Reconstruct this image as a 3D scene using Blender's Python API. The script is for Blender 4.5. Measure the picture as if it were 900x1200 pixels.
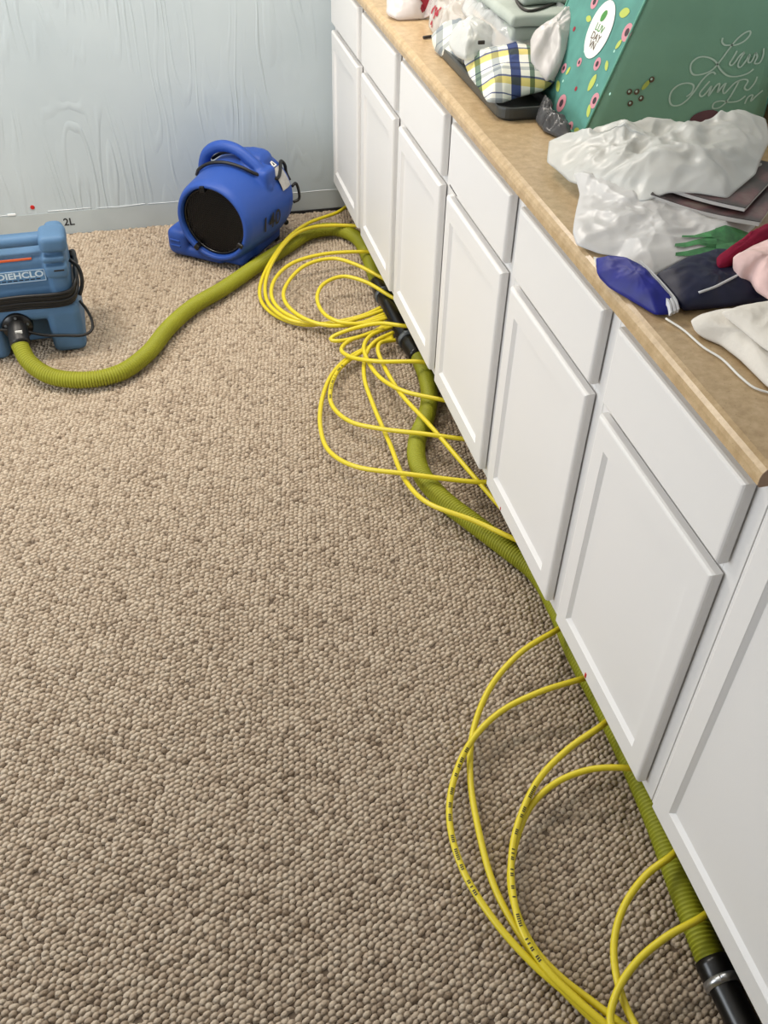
import bpy, bmesh, math, random
import numpy as np
from mathutils import Vector, Matrix, noise
random.seed(7)
for o in list(bpy.data.objects): bpy.data.objects.remove(o, do_unlink=True)
scene = bpy.context.scene
COL = scene.collection
PI = math.pi

# ------------------------------------------------------------------ camera
cam_d = bpy.data.cameras.new('camera'); cam = bpy.data.objects.new('camera', cam_d); COL.objects.link(cam)
cam_d.sensor_fit = 'VERTICAL'; cam_d.sensor_height = 36.0
cam_d.lens = 36.0 * 1110.0 / 1200.0
cam_d.clip_start = 0.02
YAW, PITCH, ROLL = -0.2656, 0.7371, 0.0287
cam.matrix_world = Matrix.Translation((-0.7233, -3.6024, 1.6783)) @ (
    Matrix.Rotation(YAW, 4, 'Z') @ Matrix.Rotation(PI/2 - PITCH, 4, 'X') @ Matrix.Rotation(ROLL, 4, 'Z'))
scene.camera = cam

# ------------------------------------------------------------------ light
world = bpy.data.worlds.new('world'); scene.world = world; world.use_nodes = True
world.node_tree.nodes['Background'].inputs[0].default_value = (0.85, 0.92, 1.0, 1)
world.node_tree.nodes['Background'].inputs[1].default_value = 0.35
def area(name, loc, rot, sx, sy, power, col):
    l = bpy.data.lights.new(name, 'AREA'); l.shape = 'RECTANGLE'; l.size = sx; l.size_y = sy
    l.energy = power; l.color = col
    o = bpy.data.objects.new(name, l); COL.objects.link(o); o.location = loc; o.rotation_euler = rot
    return o
area('ceiling_lamp_light', (-0.30, -0.75, 2.13), (0, 0, 0), 0.55, 0.55, 17, (1.0, 0.93, 0.84))
area('ceiling_lamp_light', (-1.60, -0.85, 2.13), (0, 0, 0), 0.55, 0.55, 27, (1.0, 0.92, 0.82))
area('added_door_fill', (-2.72, -2.3, 1.05), (0, -PI/2, 0), 1.0, 1.6, 32, (0.90, 0.95, 1.0))  # unseen light added on the left to fill the near door faces
scene.view_settings.view_transform = 'Standard'
scene.view_settings.look = 'None'
scene.view_settings.gamma = 1.0
scene.view_settings.use_curve_mapping = False
scene.view_settings.exposure = 0.29

# ------------------------------------------------------------------ materials
def lin(c):
    c = c/255.0
    return c/12.92 if c <= 0.04045 else ((c+0.055)/1.055)**2.4
def rgb(r, g, b): return (lin(r), lin(g), lin(b), 1.0)
MATS = {}
def mat(name, col, rough=0.5, spec=0.5, metal=0.0, trans=0.0, alpha=1.0, noise_amt=0.0, noise_scale=20.0, bump=0.0, bump_scale=80.0, coat=0.0, sheen=0.0):
    m = bpy.data.materials.new(name); m.use_nodes = True; nt = m.node_tree
    b = nt.nodes['Principled BSDF']
    b.inputs['Base Color'].default_value = col
    b.inputs['Roughness'].default_value = rough
    b.inputs['Specular IOR Level'].default_value = spec
    b.inputs['Metallic'].default_value = metal
    b.inputs['Transmission Weight'].default_value = trans
    b.inputs['Alpha'].default_value = alpha
    b.inputs['Coat Weight'].default_value = coat
    b.inputs['Sheen Weight'].default_value = sheen
    tc = nt.nodes.new('ShaderNodeTexCoord')
    if noise_amt > 0:
        n = nt.nodes.new('ShaderNodeTexNoise'); n.inputs['Scale'].default_value = noise_scale; n.inputs['Detail'].default_value = 4
        nt.links.new(tc.outputs['Object'], n.inputs['Vector'])
        r = nt.nodes.new('ShaderNodeValToRGB')
        r.color_ramp.elements[0].position = 0.3; r.color_ramp.elements[1].position = 0.7
        r.color_ramp.elements[0].color = tuple(max(0, c*(1-noise_amt)) for c in col[:3])+(1,)
        r.color_ramp.elements[1].color = tuple(min(1, c*(1+noise_amt)) for c in col[:3])+(1,)
        nt.links.new(n.outputs['Fac'], r.inputs['Fac']); nt.links.new(r.outputs['Color'], b.inputs['Base Color'])
    if bump > 0:
        n2 = nt.nodes.new('ShaderNodeTexNoise'); n2.inputs['Scale'].default_value = bump_scale; n2.inputs['Detail'].default_value = 3
        nt.links.new(tc.outputs['Object'], n2.inputs['Vector'])
        bp = nt.nodes.new('ShaderNodeBump'); bp.inputs['Strength'].default_value = bump; bp.inputs['Distance'].default_value = 0.002
        nt.links.new(n2.outputs['Fac'], bp.inputs['Height']); nt.links.new(bp.outputs['Normal'], b.inputs['Normal'])
    MATS[name] = m
    return m
def film(name, col, clear, rough=0.3):
    """thin plastic film: translucent sheet with see-through share and a soft sheen"""
    m = bpy.data.materials.new(name); m.use_nodes = True; nt = m.node_tree
    out = nt.nodes['Material Output']; b = nt.nodes['Principled BSDF']
    b.inputs['Base Color'].default_value = col; b.inputs['Roughness'].default_value = rough
    tl = nt.nodes.new('ShaderNodeBsdfTranslucent'); tl.inputs['Color'].default_value = col
    tp = nt.nodes.new('ShaderNodeBsdfTransparent')
    m1 = nt.nodes.new('ShaderNodeMixShader'); m1.inputs[0].default_value = 0.3
    m2 = nt.nodes.new('ShaderNodeMixShader'); m2.inputs[0].default_value = clear
    nt.links.new(b.outputs[0], m1.inputs[1]); nt.links.new(tl.outputs[0], m1.inputs[2])
    nt.links.new(m1.outputs[0], m2.inputs[1]); nt.links.new(tp.outputs[0], m2.inputs[2])
    nt.links.new(m2.outputs[0], out.inputs['Surface'])
    MATS[name] = m
    return m

# ------------------------------------------------------------------ mesh helpers
def link_mesh(name, me, m, parent=None, smooth=False):
    o = bpy.data.objects.new(name, me); COL.objects.link(o)
    if m is not None: me.materials.append(m)
    if smooth:
        me.polygons.foreach_set('use_smooth', [True]*len(me.polygons))
    if parent is not None: o.parent = parent
    return o
def obj(name, bm, m, parent=None, smooth=False):
    bmesh.ops.recalc_face_normals(bm, faces=bm.faces[:])
    me = bpy.data.meshes.new(name); bm.to_mesh(me); bm.free()
    return link_mesh(name, me, m, parent, smooth)
def tag(o, label=None, cat=None, group=None, kind=None):
    if label: o['label'] = label
    if cat: o['category'] = cat
    if group: o['group'] = group
    if kind: o['kind'] = kind
    return o
def empty(name, loc, rz=0.0):
    e = bpy.data.objects.new(name, None); COL.objects.link(e); e.location = loc; e.rotation_euler = (0, 0, rz)
    e.empty_display_size = 0.05
    return e
def box(bm, x0, x1, y0, y1, z0, z1, bev=0.0, seg=2):
    t = bmesh.new()
    bmesh.ops.create_cube(t, size=1.0)
    for v in t.verts:
        v.co = Vector((x0+(v.co.x+0.5)*(x1-x0), y0+(v.co.y+0.5)*(y1-y0), z0+(v.co.z+0.5)*(z1-z0)))
    if bev > 0:
        bmesh.ops.bevel(t, geom=t.edges[:], offset=bev, segments=seg, affect='EDGES', profile=0.5)
    merge(bm, t)
def merge(bm, t, M=None):
    mp = {}
    for v in t.verts: mp[v] = bm.verts.new(M @ v.co if M else v.co)
    for f in t.faces:
        try: bm.faces.new([mp[v] for v in f.verts])
        except ValueError: pass
    t.free()
def lathe(bm, prof, M, seg=40, closed=False):
    """prof: list of (axial, radius), axis is local Z before M"""
    rings = []
    for a, r in prof:
        if r < 1e-6: rings.append([bm.verts.new(M @ Vector((0, 0, a)))])
        else: rings.append([bm.verts.new(M @ Vector((r*math.cos(2*PI*i/seg), r*math.sin(2*PI*i/seg), a))) for i in range(seg)])
    pairs = list(zip(rings, rings[1:]))
    if closed: pairs.append((rings[-1], rings[0]))
    for A, B in pairs:
        for i in range(seg):
            j = (i+1) % seg
            if len(A) == 1 and len(B) == 1: continue
            if len(A) == 1: bm.faces.new((A[0], B[j], B[i]))
            elif len(B) == 1: bm.faces.new((A[i], A[j], B[0]))
            else: bm.faces.new((A[i], A[j], B[j], B[i]))
def catmull(P, step):
    P = [Vector(p) for p in P]
    Q = [P[0]*2-P[1]] + P + [P[-1]*2-P[-2]]
    dense = []
    for i in range(1, len(Q)-2):
        p0, p1, p2, p3 = Q[i-1:i+3]
        # centripetal
        t0 = 0; t1 = t0+max((p1-p0).length, 1e-5)**0.5; t2 = t1+max((p2-p1).length, 1e-5)**0.5; t3 = t2+max((p3-p2).length, 1e-5)**0.5
        n = 14
        for k in range(n):
            t = t1+(t2-t1)*k/n
            a1 = p0*((t1-t)/(t1-t0))+p1*((t-t0)/(t1-t0)); a2 = p1*((t2-t)/(t2-t1))+p2*((t-t1)/(t2-t1)); a3 = p2*((t3-t)/(t3-t2))+p3*((t-t2)/(t3-t2))
            b1 = a1*((t2-t)/(t2-t0))+a2*((t-t0)/(t2-t0)); b2 = a2*((t3-t)/(t3-t1))+a3*((t-t1)/(t3-t1))
            dense.append(b1*((t2-t)/(t2-t1))+b2*((t-t1)/(t2-t1)))
    dense.append(P[-1])
    cum = [0.0]
    for a, b in zip(dense, dense[1:]): cum.append(cum[-1]+(b-a).length)
    L = cum[-1]; n = max(2, int(round(L/step))); out = []; j = 0
    for k in range(n+1):
        s = L*k/n
        while j < len(cum)-2 and cum[j+1] < s: j += 1
        d = cum[j+1]-cum[j]
        out.append(dense[j].lerp(dense[j+1], 0 if d < 1e-9 else (s-cum[j])/d))
    return out
def frames(path):
    T = []
    for i in range(len(path)):
        a = path[max(0, i-1)]; b = path[min(len(path)-1, i+1)]
        T.append((b-a).normalized())
    up = Vector((0, 0, 1))
    if abs(T[0].dot(up)) > 0.95: up = Vector((0, 1, 0))
    N = (up-T[0]*up.dot(T[0])).normalized(); out = []
    for t in T:
        N = (N-t*N.dot(t)).normalized()
        out.append((t, N, t.cross(N)))
    return out
def sweep(bm, path, rad, seg=10, caps=True):
    fr = frames(path); rings = []
    for i, (p, (t, n, b)) in enumerate(zip(path, fr)):
        r = rad(i) if callable(rad) else rad
        rings.append([bm.verts.new(p+n*(r*math.cos(2*PI*k/seg))+b*(r*math.sin(2*PI*k/seg))) for k in range(seg)])
    for A, B in zip(rings, rings[1:]):
        for k in range(seg):
            j = (k+1) % seg
            bm.faces.new((A[k], A[j], B[j], B[k]))
    if caps:
        bm.faces.new(rings[0][::-1]); bm.faces.new(rings[-1])
def tube(name, P, rad, m, parent=None, step=0.012, seg=10):
    bm = bmesh.new(); sweep(bm, catmull(P, step), rad, seg)
    return obj(name, bm, m, parent, True)
def bake(o):
    """replace a mesh by its modified version"""
    bpy.context.view_layer.update()
    dg = bpy.context.evaluated_depsgraph_get()
    me = bpy.data.meshes.new_from_object(o.evaluated_get(dg))
    old = o.data; o.modifiers.clear(); o.data = me
    me.name = old.name
    return o
def remeshed(name, bm, m, parent, voxel=0.006, smooth_it=6):
    o = obj(name, bm, m, parent, True)
    r = o.modifiers.new('r', 'REMESH'); r.mode = 'VOXEL'; r.voxel_size = voxel; r.use_smooth_shade = True
    s = o.modifiers.new('s', 'SMOOTH'); s.factor = 0.5; s.iterations = smooth_it
    bake(o); o.data.polygons.foreach_set('use_smooth', [True]*len(o.data.polygons))
    return o
def text_mesh(s, size, bold=0.0):
    c = bpy.data.curves.new('t', 'FONT'); c.body = s; c.size = size; c.align_x = 'CENTER'; c.align_y = 'CENTER'; c.offset = bold; c.resolution_u = 3
    o = bpy.data.objects.new('t', c); COL.objects.link(o)
    bpy.context.view_layer.update()
    me = bpy.data.meshes.new_from_object(o.evaluated_get(bpy.context.evaluated_depsgraph_get()))
    bpy.data.objects.remove(o, do_unlink=True)
    return me
def text_obj(name, s, size, m, parent, fn, bold=0.0):
    """fn maps flat (u, v) to a 3D point"""
    me = text_mesh(s, size, bold)
    bm = bmesh.new(); bm.from_mesh(me)
    bmesh.ops.triangulate(bm, faces=bm.faces[:])
    for v in bm.verts: v.co = Vector(fn(v.co.x, v.co.y))
    me2 = bpy.data.meshes.new(name); bm.to_mesh(me2); bm.free()
    me2.materials.clear()
    return link_mesh(name, me2, m, parent)
def crease(p, s, seed):
    q = Vector(p)*s+Vector((seed*7.3, seed*3.1, seed*1.7))
    a = 1-abs(noise.noise(q))*2.2
    b = 1-abs(noise.noise(q*2.1+Vector((5, 1, 9))))*2.2
    c = 1-abs(noise.noise(q*4.7+Vector((2, 8, 3))))*2.2
    return a*0.60+b*0.32+c*0.20
def pillow(bm, poly, h, base, cr=0.010, cs=14.0, seed=1.0, pw=2.2, na=96, nr=18, shell=0.0):
    """closed soft lump: an outline with real edge heights, bulging up by h and resting on base"""
    P = [Vector(p) for p in poly]; n = len(P)
    cum = [0.0]
    for i in range(n): cum.append(cum[-1]+(P[(i+1) % n]-P[i]).length)
    L = cum[-1]; bd = []
    for k in range(na):
        s = L*k/na; i = max(j for j in range(n) if cum[j] <= s)
        f = (s-cum[i])/max(1e-6, cum[i+1]-cum[i])
        bd.append(P[i].lerp(P[(i+1) % n], f))
    for _ in range(1):
        bd = [(bd[k-1]+bd[k]*2+bd[(k+1) % na])/4 for k in range(na)]
    c = sum(P, Vector())/n
    def top(k, t):
        q = c.lerp(bd[k], t)
        z = q.z+h*(1-t**pw)
        w = (1-t**6)
        q2 = Vector((q.x, q.y, z+cr*crease((q.x, q.y, z*0.6), cs, seed)*w))
        q2.x += cr*0.7*noise.noise(Vector((q.x*cs, q.y*cs, seed+3)))*(0.35+0.65*w)
        q2.y += cr*0.7*noise.noise(Vector((q.x*cs, q.y*cs, seed+8)))*(0.35+0.65*w)
        q2.z = max(q2.z, base+0.002)
        return q2
    def bot(k, t):
        if shell > 0: return top(k, t)-Vector((0, 0, shell))
        q = c.lerp(bd[k], t); u = t**8
        z = base*(1-u)+max(bd[k].z-0.002, base)*u
        return Vector((q.x, q.y, max(base, z)))
    ct = bm.verts.new(top(0, 0)); cb = bm.verts.new(top(0, 0)-Vector((0, 0, shell)) if shell > 0 else Vector((c.x, c.y, base)))
    R = [[bm.verts.new(top(k, i/nr)) for k in range(na)] for i in range(1, nr+1)]
    rb = [0.5, 0.8, 0.93] if shell <= 0 else [i/nr for i in range(1, nr)]+[0.985]
    B = [[bm.verts.new(bot(k, t)) for k in range(na)] for t in rb]
    for k in range(na):
        j = (k+1) % na
        bm.faces.new((ct, R[0][k], R[0][j]))
        for A, D in zip(R, R[1:]): bm.faces.new((A[k], D[k], D[j], A[j]))
        bm.faces.new((cb, B[0][j], B[0][k]))
        for A, D in zip(B, B[1:]): bm.faces.new((A[j], D[j], D[k], A[k]))
        bm.faces.new((B[-1][j], R[-1][j], R[-1][k], B[-1][k]))
def disc(bm, fn, u, v, ru, rv=None, seg=14, rot=0.0, pts=None):
    rv = rv or ru
    vs = []
    for i in range(seg):
        a = 2*PI*i/seg; x = ru*math.cos(a); y = rv*math.sin(a)
        vs.append(bm.verts.new(fn(u+x*math.cos(rot)-y*math.sin(rot), v+x*math.sin(rot)+y*math.cos(rot))))
    bm.faces.new(vs)

# ------------------------------------------------------------------ measured paths and outlines (metres)
HOSE_A=[(-1.168,-0.913,0.085),(-1.143,-0.978,0.055),(-1.081,-1.041,0.035),(-0.983,-1.074,0.030),(-0.881,-1.058,0.030),(-0.794,-0.971,0.030),(-0.717,-0.832,0.030),(-0.628,-0.712,0.030),(-0.509,-0.607,0.030),(-0.375,-0.471,0.030),(-0.246,-0.350,0.030),(-0.129,-0.245,0.030),(-0.029,-0.244,0.030),(0.028,-0.321,0.030),(0.037,-0.477,0.030),(0.025,-0.658,0.030)]
HOSE_B=[(0.037,-1.176,0.030),(0.032,-1.272,0.030),(0.011,-1.383,0.030),(-0.029,-1.483,0.030),(-0.075,-1.564,0.030),(-0.104,-1.652,0.030),(-0.108,-1.742,0.030),(-0.082,-1.840,0.030),(-0.033,-1.942,0.030),(0.021,-2.051,0.030),(0.063,-2.148,0.030),(0.069,-2.272,0.030),(0.060,-2.400,0.030),(0.062,-2.546,0.030),(0.060,-2.673,0.030),(0.050,-2.827,0.030),(0.032,-2.969,0.030),(0.021,-3.083,0.030)]
MANIFOLD_A=[(0.025,-0.683,0.030),(0.023,-0.850,0.030),(0.026,-1.029,0.030),(0.037,-1.166,0.030)]
MANIFOLD_B=[(0.021,-3.083,0.030),(0.021,-3.133,0.030),(0.021,-3.194,0.030),(0.022,-3.278,0.030)]
TUBES_A=[[(0.040,-0.113,0.060),(-0.009,-0.160,0.060),(-0.142,-0.244,0.066),(-0.261,-0.393,0.070),(-0.377,-0.602,0.035),(-0.391,-0.694,0.015),(-0.351,-0.805,0.012),(-0.271,-0.874,0.012),(-0.165,-0.888,0.020),(-0.080,-0.886,0.030),(-0.011,-0.864,0.040)],
[(0.057,-0.298,0.060),(-0.005,-0.276,0.060),(-0.130,-0.283,0.068),(-0.216,-0.342,0.070),(-0.328,-0.523,0.055),(-0.371,-0.656,0.035),(-0.367,-0.767,0.030),(-0.310,-0.861,0.025),(-0.171,-0.915,0.030),(-0.085,-0.905,0.035),(-0.009,-0.883,0.040)],
[(0.070,-0.520,0.060),(0.021,-0.510,0.065),(-0.138,-0.507,0.070),(-0.261,-0.547,0.065),(-0.340,-0.647,0.055),(-0.357,-0.737,0.040),(-0.322,-0.835,0.035),(-0.228,-0.911,0.030),(-0.118,-0.943,0.035),(-0.009,-0.907,0.040)],
[(0.063,-0.759,0.060),(0.025,-0.698,0.065),(-0.043,-0.612,0.075),(-0.111,-0.555,0.075),(-0.213,-0.576,0.070),(-0.306,-0.690,0.055),(-0.320,-0.780,0.050),(-0.280,-0.881,0.045),(-0.202,-0.949,0.045),(-0.087,-0.951,0.045),(-0.011,-0.930,0.045)],
[(0.064,-0.887,0.060),(0.029,-0.839,0.065),(-0.038,-0.740,0.075),(-0.105,-0.690,0.075),(-0.176,-0.719,0.070),(-0.213,-0.787,0.060),(-0.207,-0.894,0.055),(-0.162,-0.955,0.055),(-0.083,-0.968,0.050),(-0.011,-0.943,0.045)],
[(0.060,-1.056,0.070),(0.016,-1.047,0.075),(-0.052,-1.009,0.070),(-0.129,-0.989,0.050),(-0.201,-0.999,0.035),(-0.213,-1.007,0.030),(-0.197,-1.021,0.030),(-0.135,-1.016,0.030),(-0.074,-1.002,0.035),(-0.009,-0.967,0.040)],
[(0.036,-1.278,0.080),(-0.001,-1.271,0.085),(-0.107,-1.232,0.075),(-0.178,-1.152,0.050),(-0.195,-1.089,0.040),(-0.162,-1.046,0.040),(-0.095,-1.018,0.040),(-0.006,-0.978,0.040)],
[(0.054,-1.477,0.070),(0.020,-1.464,0.075),(-0.072,-1.393,0.070),(-0.117,-1.303,0.060),(-0.131,-1.188,0.050),(-0.125,-1.103,0.050),(-0.089,-1.044,0.050),(-0.005,-0.991,0.040)],
[(0.052,-1.659,0.070),(0.016,-1.644,0.070),(-0.075,-1.602,0.070),(-0.175,-1.530,0.050),(-0.247,-1.460,0.035),(-0.281,-1.370,0.030),(-0.271,-1.286,0.030),(-0.218,-1.177,0.030),(-0.132,-1.108,0.035),(-0.017,-1.044,0.040)],
[(0.037,-1.841,0.070),(-0.004,-1.829,0.070),(-0.158,-1.763,0.070),(-0.286,-1.668,0.045),(-0.334,-1.571,0.030),(-0.336,-1.461,0.025),(-0.301,-1.309,0.020),(-0.235,-1.173,0.020),(-0.160,-1.110,0.030),(-0.018,-1.058,0.040)],
[(0.054,-2.084,0.070),(0.016,-2.051,0.075),(-0.047,-1.980,0.075),(-0.140,-1.885,0.070),(-0.166,-1.766,0.050),(-0.161,-1.571,0.030),(-0.163,-1.382,0.030),(-0.157,-1.244,0.035),(-0.127,-1.141,0.045),(-0.086,-1.084,0.050),(-0.011,-1.033,0.045)],
[(0.048,-1.964,0.060),(0.029,-1.889,0.064),(-0.001,-1.750,0.064),(-0.042,-1.571,0.068),(-0.081,-1.386,0.060),(-0.093,-1.235,0.060),(-0.089,-1.141,0.060),(-0.067,-1.098,0.055),(-0.015,-1.072,0.040)]]
TUBES_B=[[(0.114,-2.328,0.060),(0.016,-2.361,0.070),(-0.079,-2.401,0.070),(-0.166,-2.460,0.050),(-0.226,-2.535,0.020),(-0.266,-2.637,0.015),(-0.285,-2.745,0.012),(-0.293,-2.866,0.012),(-0.276,-2.965,0.012),(-0.248,-3.046,0.012),(-0.205,-3.127,0.015),(-0.152,-3.229,0.030),(-0.076,-3.296,0.050),(0.004,-3.298,0.050)],
[(0.116,-2.487,0.060),(0.018,-2.502,0.075),(-0.082,-2.511,0.070),(-0.170,-2.527,0.050),(-0.251,-2.579,0.040),(-0.309,-2.653,0.025),(-0.337,-2.728,0.020),(-0.341,-2.825,0.020),(-0.315,-2.928,0.020),(-0.275,-3.014,0.020),(-0.237,-3.073,0.020),(-0.196,-3.138,0.020),(-0.143,-3.212,0.030),(-0.080,-3.277,0.050),(0.005,-3.282,0.050)],
[(0.113,-2.578,0.060),(0.012,-2.624,0.080),(-0.073,-2.655,0.070),(-0.150,-2.697,0.050),(-0.214,-2.766,0.035),(-0.245,-2.819,0.030),(-0.267,-2.881,0.030),(-0.276,-2.958,0.030),(-0.259,-3.028,0.028),(-0.228,-3.086,0.028),(-0.192,-3.142,0.030),(-0.140,-3.216,0.040),(-0.071,-3.261,0.050),(0.003,-3.267,0.050)],
[(0.099,-2.743,0.060),(0.020,-2.727,0.080),(-0.050,-2.708,0.070),(-0.119,-2.710,0.050),(-0.176,-2.735,0.030),(-0.225,-2.791,0.020),(-0.261,-2.859,0.018),(-0.271,-2.922,0.018),(-0.264,-2.986,0.018),(-0.239,-3.041,0.018),(-0.195,-3.102,0.020),(-0.156,-3.161,0.030),(-0.114,-3.232,0.050),(-0.000,-3.254,0.050)],
[(0.123,-2.870,0.060),(0.027,-2.911,0.080),(-0.035,-2.932,0.070),(-0.091,-2.968,0.055),(-0.130,-3.015,0.045),(-0.150,-3.067,0.040),(-0.156,-3.135,0.040),(-0.142,-3.200,0.050),(-0.096,-3.248,0.060),(-0.003,-3.242,0.055)],
[(0.110,-3.003,0.060),(0.013,-3.032,0.085),(-0.057,-3.046,0.080),(-0.119,-3.068,0.065),(-0.169,-3.103,0.055),(-0.195,-3.142,0.050),(-0.187,-3.202,0.050),(-0.131,-3.265,0.050),(0.000,-3.274,0.050)]]
P_FARBAG=[(0.021,-0.728,0.942),(0.010,-0.781,0.927),(0.029,-0.815,0.922),(0.080,-0.815,0.922),(0.130,-0.802,0.912),(0.146,-0.819,0.942),(0.139,-0.829,0.992),(0.084,-0.744,1.002),(0.042,-0.701,0.972)]
P_PRINTBAG=[(0.129,-0.799,0.942),(0.103,-0.886,0.922),(0.078,-1.053,0.922),(0.096,-1.108,0.912),(0.118,-1.167,0.932),(0.172,-1.064,0.962),(0.181,-1.023,1.012),(0.148,-0.975,1.032),(0.117,-0.903,1.002)]
P_PLAID=[(0.066,-1.295,0.960),(0.056,-1.384,0.945),(0.051,-1.469,0.940),(0.041,-1.566,0.945),(0.071,-1.577,0.945),(0.127,-1.553,0.950),(0.186,-1.544,0.960),(0.230,-1.508,0.970),(0.239,-1.437,1.000),(0.187,-1.362,1.000),(0.118,-1.320,0.980)]
P_BULGE=[(0.037,-1.270,0.985),(0.036,-1.332,0.980),(0.050,-1.373,0.980),(0.090,-1.354,0.980),(0.131,-1.331,0.990),(0.153,-1.289,1.000),(0.151,-1.241,1.010),(0.115,-1.229,1.020),(0.085,-1.215,1.010),(0.051,-1.243,1.000)]
P_STRIPED=[(0.049,-1.089,0.950),(0.054,-1.127,0.940),(0.065,-1.182,0.935),(0.077,-1.229,0.940),(0.095,-1.261,0.970),(0.115,-1.233,1.000),(0.111,-1.137,1.000),(0.082,-1.086,0.980)]
P_CLEAR=[(0.139,-1.048,1.000),(0.121,-1.190,0.990),(0.123,-1.336,0.990),(0.154,-1.387,0.990),(0.212,-1.384,0.990),(0.267,-1.376,1.000),(0.337,-1.375,1.030),(0.378,-1.292,1.070),(0.448,-1.013,1.080),(0.307,-0.945,1.080),(0.173,-1.013,1.050)]
ZIP=[(0.218,-1.212,1.068),(0.200,-1.285,1.068),(0.195,-1.335,1.068),(0.202,-1.354,1.068),(0.233,-1.341,1.068),(0.274,-1.312,1.068),(0.321,-1.282,1.068),(0.379,-1.237,1.068)]
P_WHITELUMP=[(0.183,-1.429,1.030),(0.166,-1.483,1.010),(0.175,-1.510,0.985),(0.188,-1.539,0.975),(0.217,-1.529,1.010),(0.260,-1.489,1.050),(0.311,-1.420,1.090),(0.270,-1.428,1.090),(0.237,-1.430,1.060),(0.220,-1.406,1.040)]
P_DRAPE=[(0.058,-1.881,0.935),(0.092,-1.811,0.950),(0.107,-1.841,0.955),(0.125,-1.880,0.970),(0.151,-1.853,0.975),(0.216,-1.874,0.985),(0.270,-1.861,1.000),(0.315,-1.893,1.000),(0.359,-1.961,1.010),(0.437,-1.959,1.030),(0.457,-1.982,1.030),(0.434,-2.042,1.010),(0.349,-2.145,0.995),(0.261,-2.207,0.985),(0.216,-2.177,0.985),(0.173,-2.156,0.980),(0.135,-2.150,0.965),(0.112,-2.115,0.955),(0.092,-2.051,0.945),(0.065,-1.975,0.935)]
P_WHITEBAG=[(0.076,-1.977,0.950),(0.065,-2.038,0.935),(-0.003,-2.164,0.925),(-0.011,-2.198,0.920),(0.017,-2.232,0.918),(0.043,-2.251,0.920),(0.051,-2.294,0.925),(0.069,-2.340,0.925),(0.127,-2.324,0.940),(0.200,-2.303,0.945),(0.259,-2.283,0.945),(0.308,-2.243,0.945),(0.309,-2.136,0.945),(0.234,-2.044,0.945),(0.149,-1.999,0.945)]
P_BLUE=[(-0.003,-2.268,0.930),(-0.018,-2.310,0.925),(-0.013,-2.342,0.920),(0.004,-2.382,0.918),(0.027,-2.442,0.917),(0.049,-2.449,0.920),(0.057,-2.442,0.930),(0.048,-2.395,0.940),(0.042,-2.337,0.945),(0.018,-2.296,0.945)]
P_NAVY=[(0.064,-2.352,0.935),(0.064,-2.427,0.930),(0.067,-2.446,0.925),(0.139,-2.450,0.925),(0.219,-2.454,0.930),(0.258,-2.406,0.945),(0.241,-2.342,0.945),(0.197,-2.308,0.945),(0.122,-2.330,0.945)]
P_PINK=[(0.169,-2.393,0.975),(0.171,-2.420,0.965),(0.188,-2.425,0.960),(0.182,-2.459,0.955),(0.191,-2.490,0.950),(0.227,-2.497,0.960),(0.293,-2.393,0.980),(0.258,-2.359,0.985),(0.214,-2.371,0.980)]
P_MAROON=[(0.155,-2.373,0.965),(0.152,-2.389,0.960),(0.164,-2.390,0.965),(0.189,-2.381,0.970),(0.261,-2.356,0.980),(0.313,-2.320,0.985),(0.278,-2.313,0.985),(0.213,-2.346,0.980),(0.176,-2.361,0.970)]
P_TOWEL1=[(0.056,-2.488,0.930),(0.058,-2.506,0.925),(0.081,-2.537,0.920),(0.090,-2.587,0.920),(0.092,-2.659,0.920),(0.101,-2.709,0.920),(0.168,-2.657,0.940),(0.196,-2.554,0.945),(0.163,-2.501,0.945),(0.110,-2.481,0.940),(0.076,-2.481,0.935)]
P_TOWEL2=[(0.088,-2.513,0.955),(0.098,-2.556,0.950),(0.103,-2.605,0.950),(0.108,-2.626,0.950),(0.176,-2.615,0.955),(0.202,-2.545,0.965),(0.172,-2.513,0.965),(0.125,-2.509,0.960)]
P_STRING=[(0.037,-2.453,0.916),(0.049,-2.487,0.915),(0.056,-2.541,0.915),(0.067,-2.574,0.915),(0.070,-2.625,0.915),(0.076,-2.654,0.915),(0.093,-2.671,0.915),(0.113,-2.694,0.915)]
P_BLACKBAG=[(0.148,-1.600,0.935),(0.137,-1.618,0.920),(0.133,-1.679,0.920),(0.151,-1.723,0.920),(0.167,-1.764,0.920),(0.182,-1.706,0.930),(0.168,-1.639,0.940),(0.183,-1.548,0.945)]
MAG=[(0.125,-2.101,0.962),(0.289,-2.265,0.962),(0.398,-2.211,0.962)]
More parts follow.
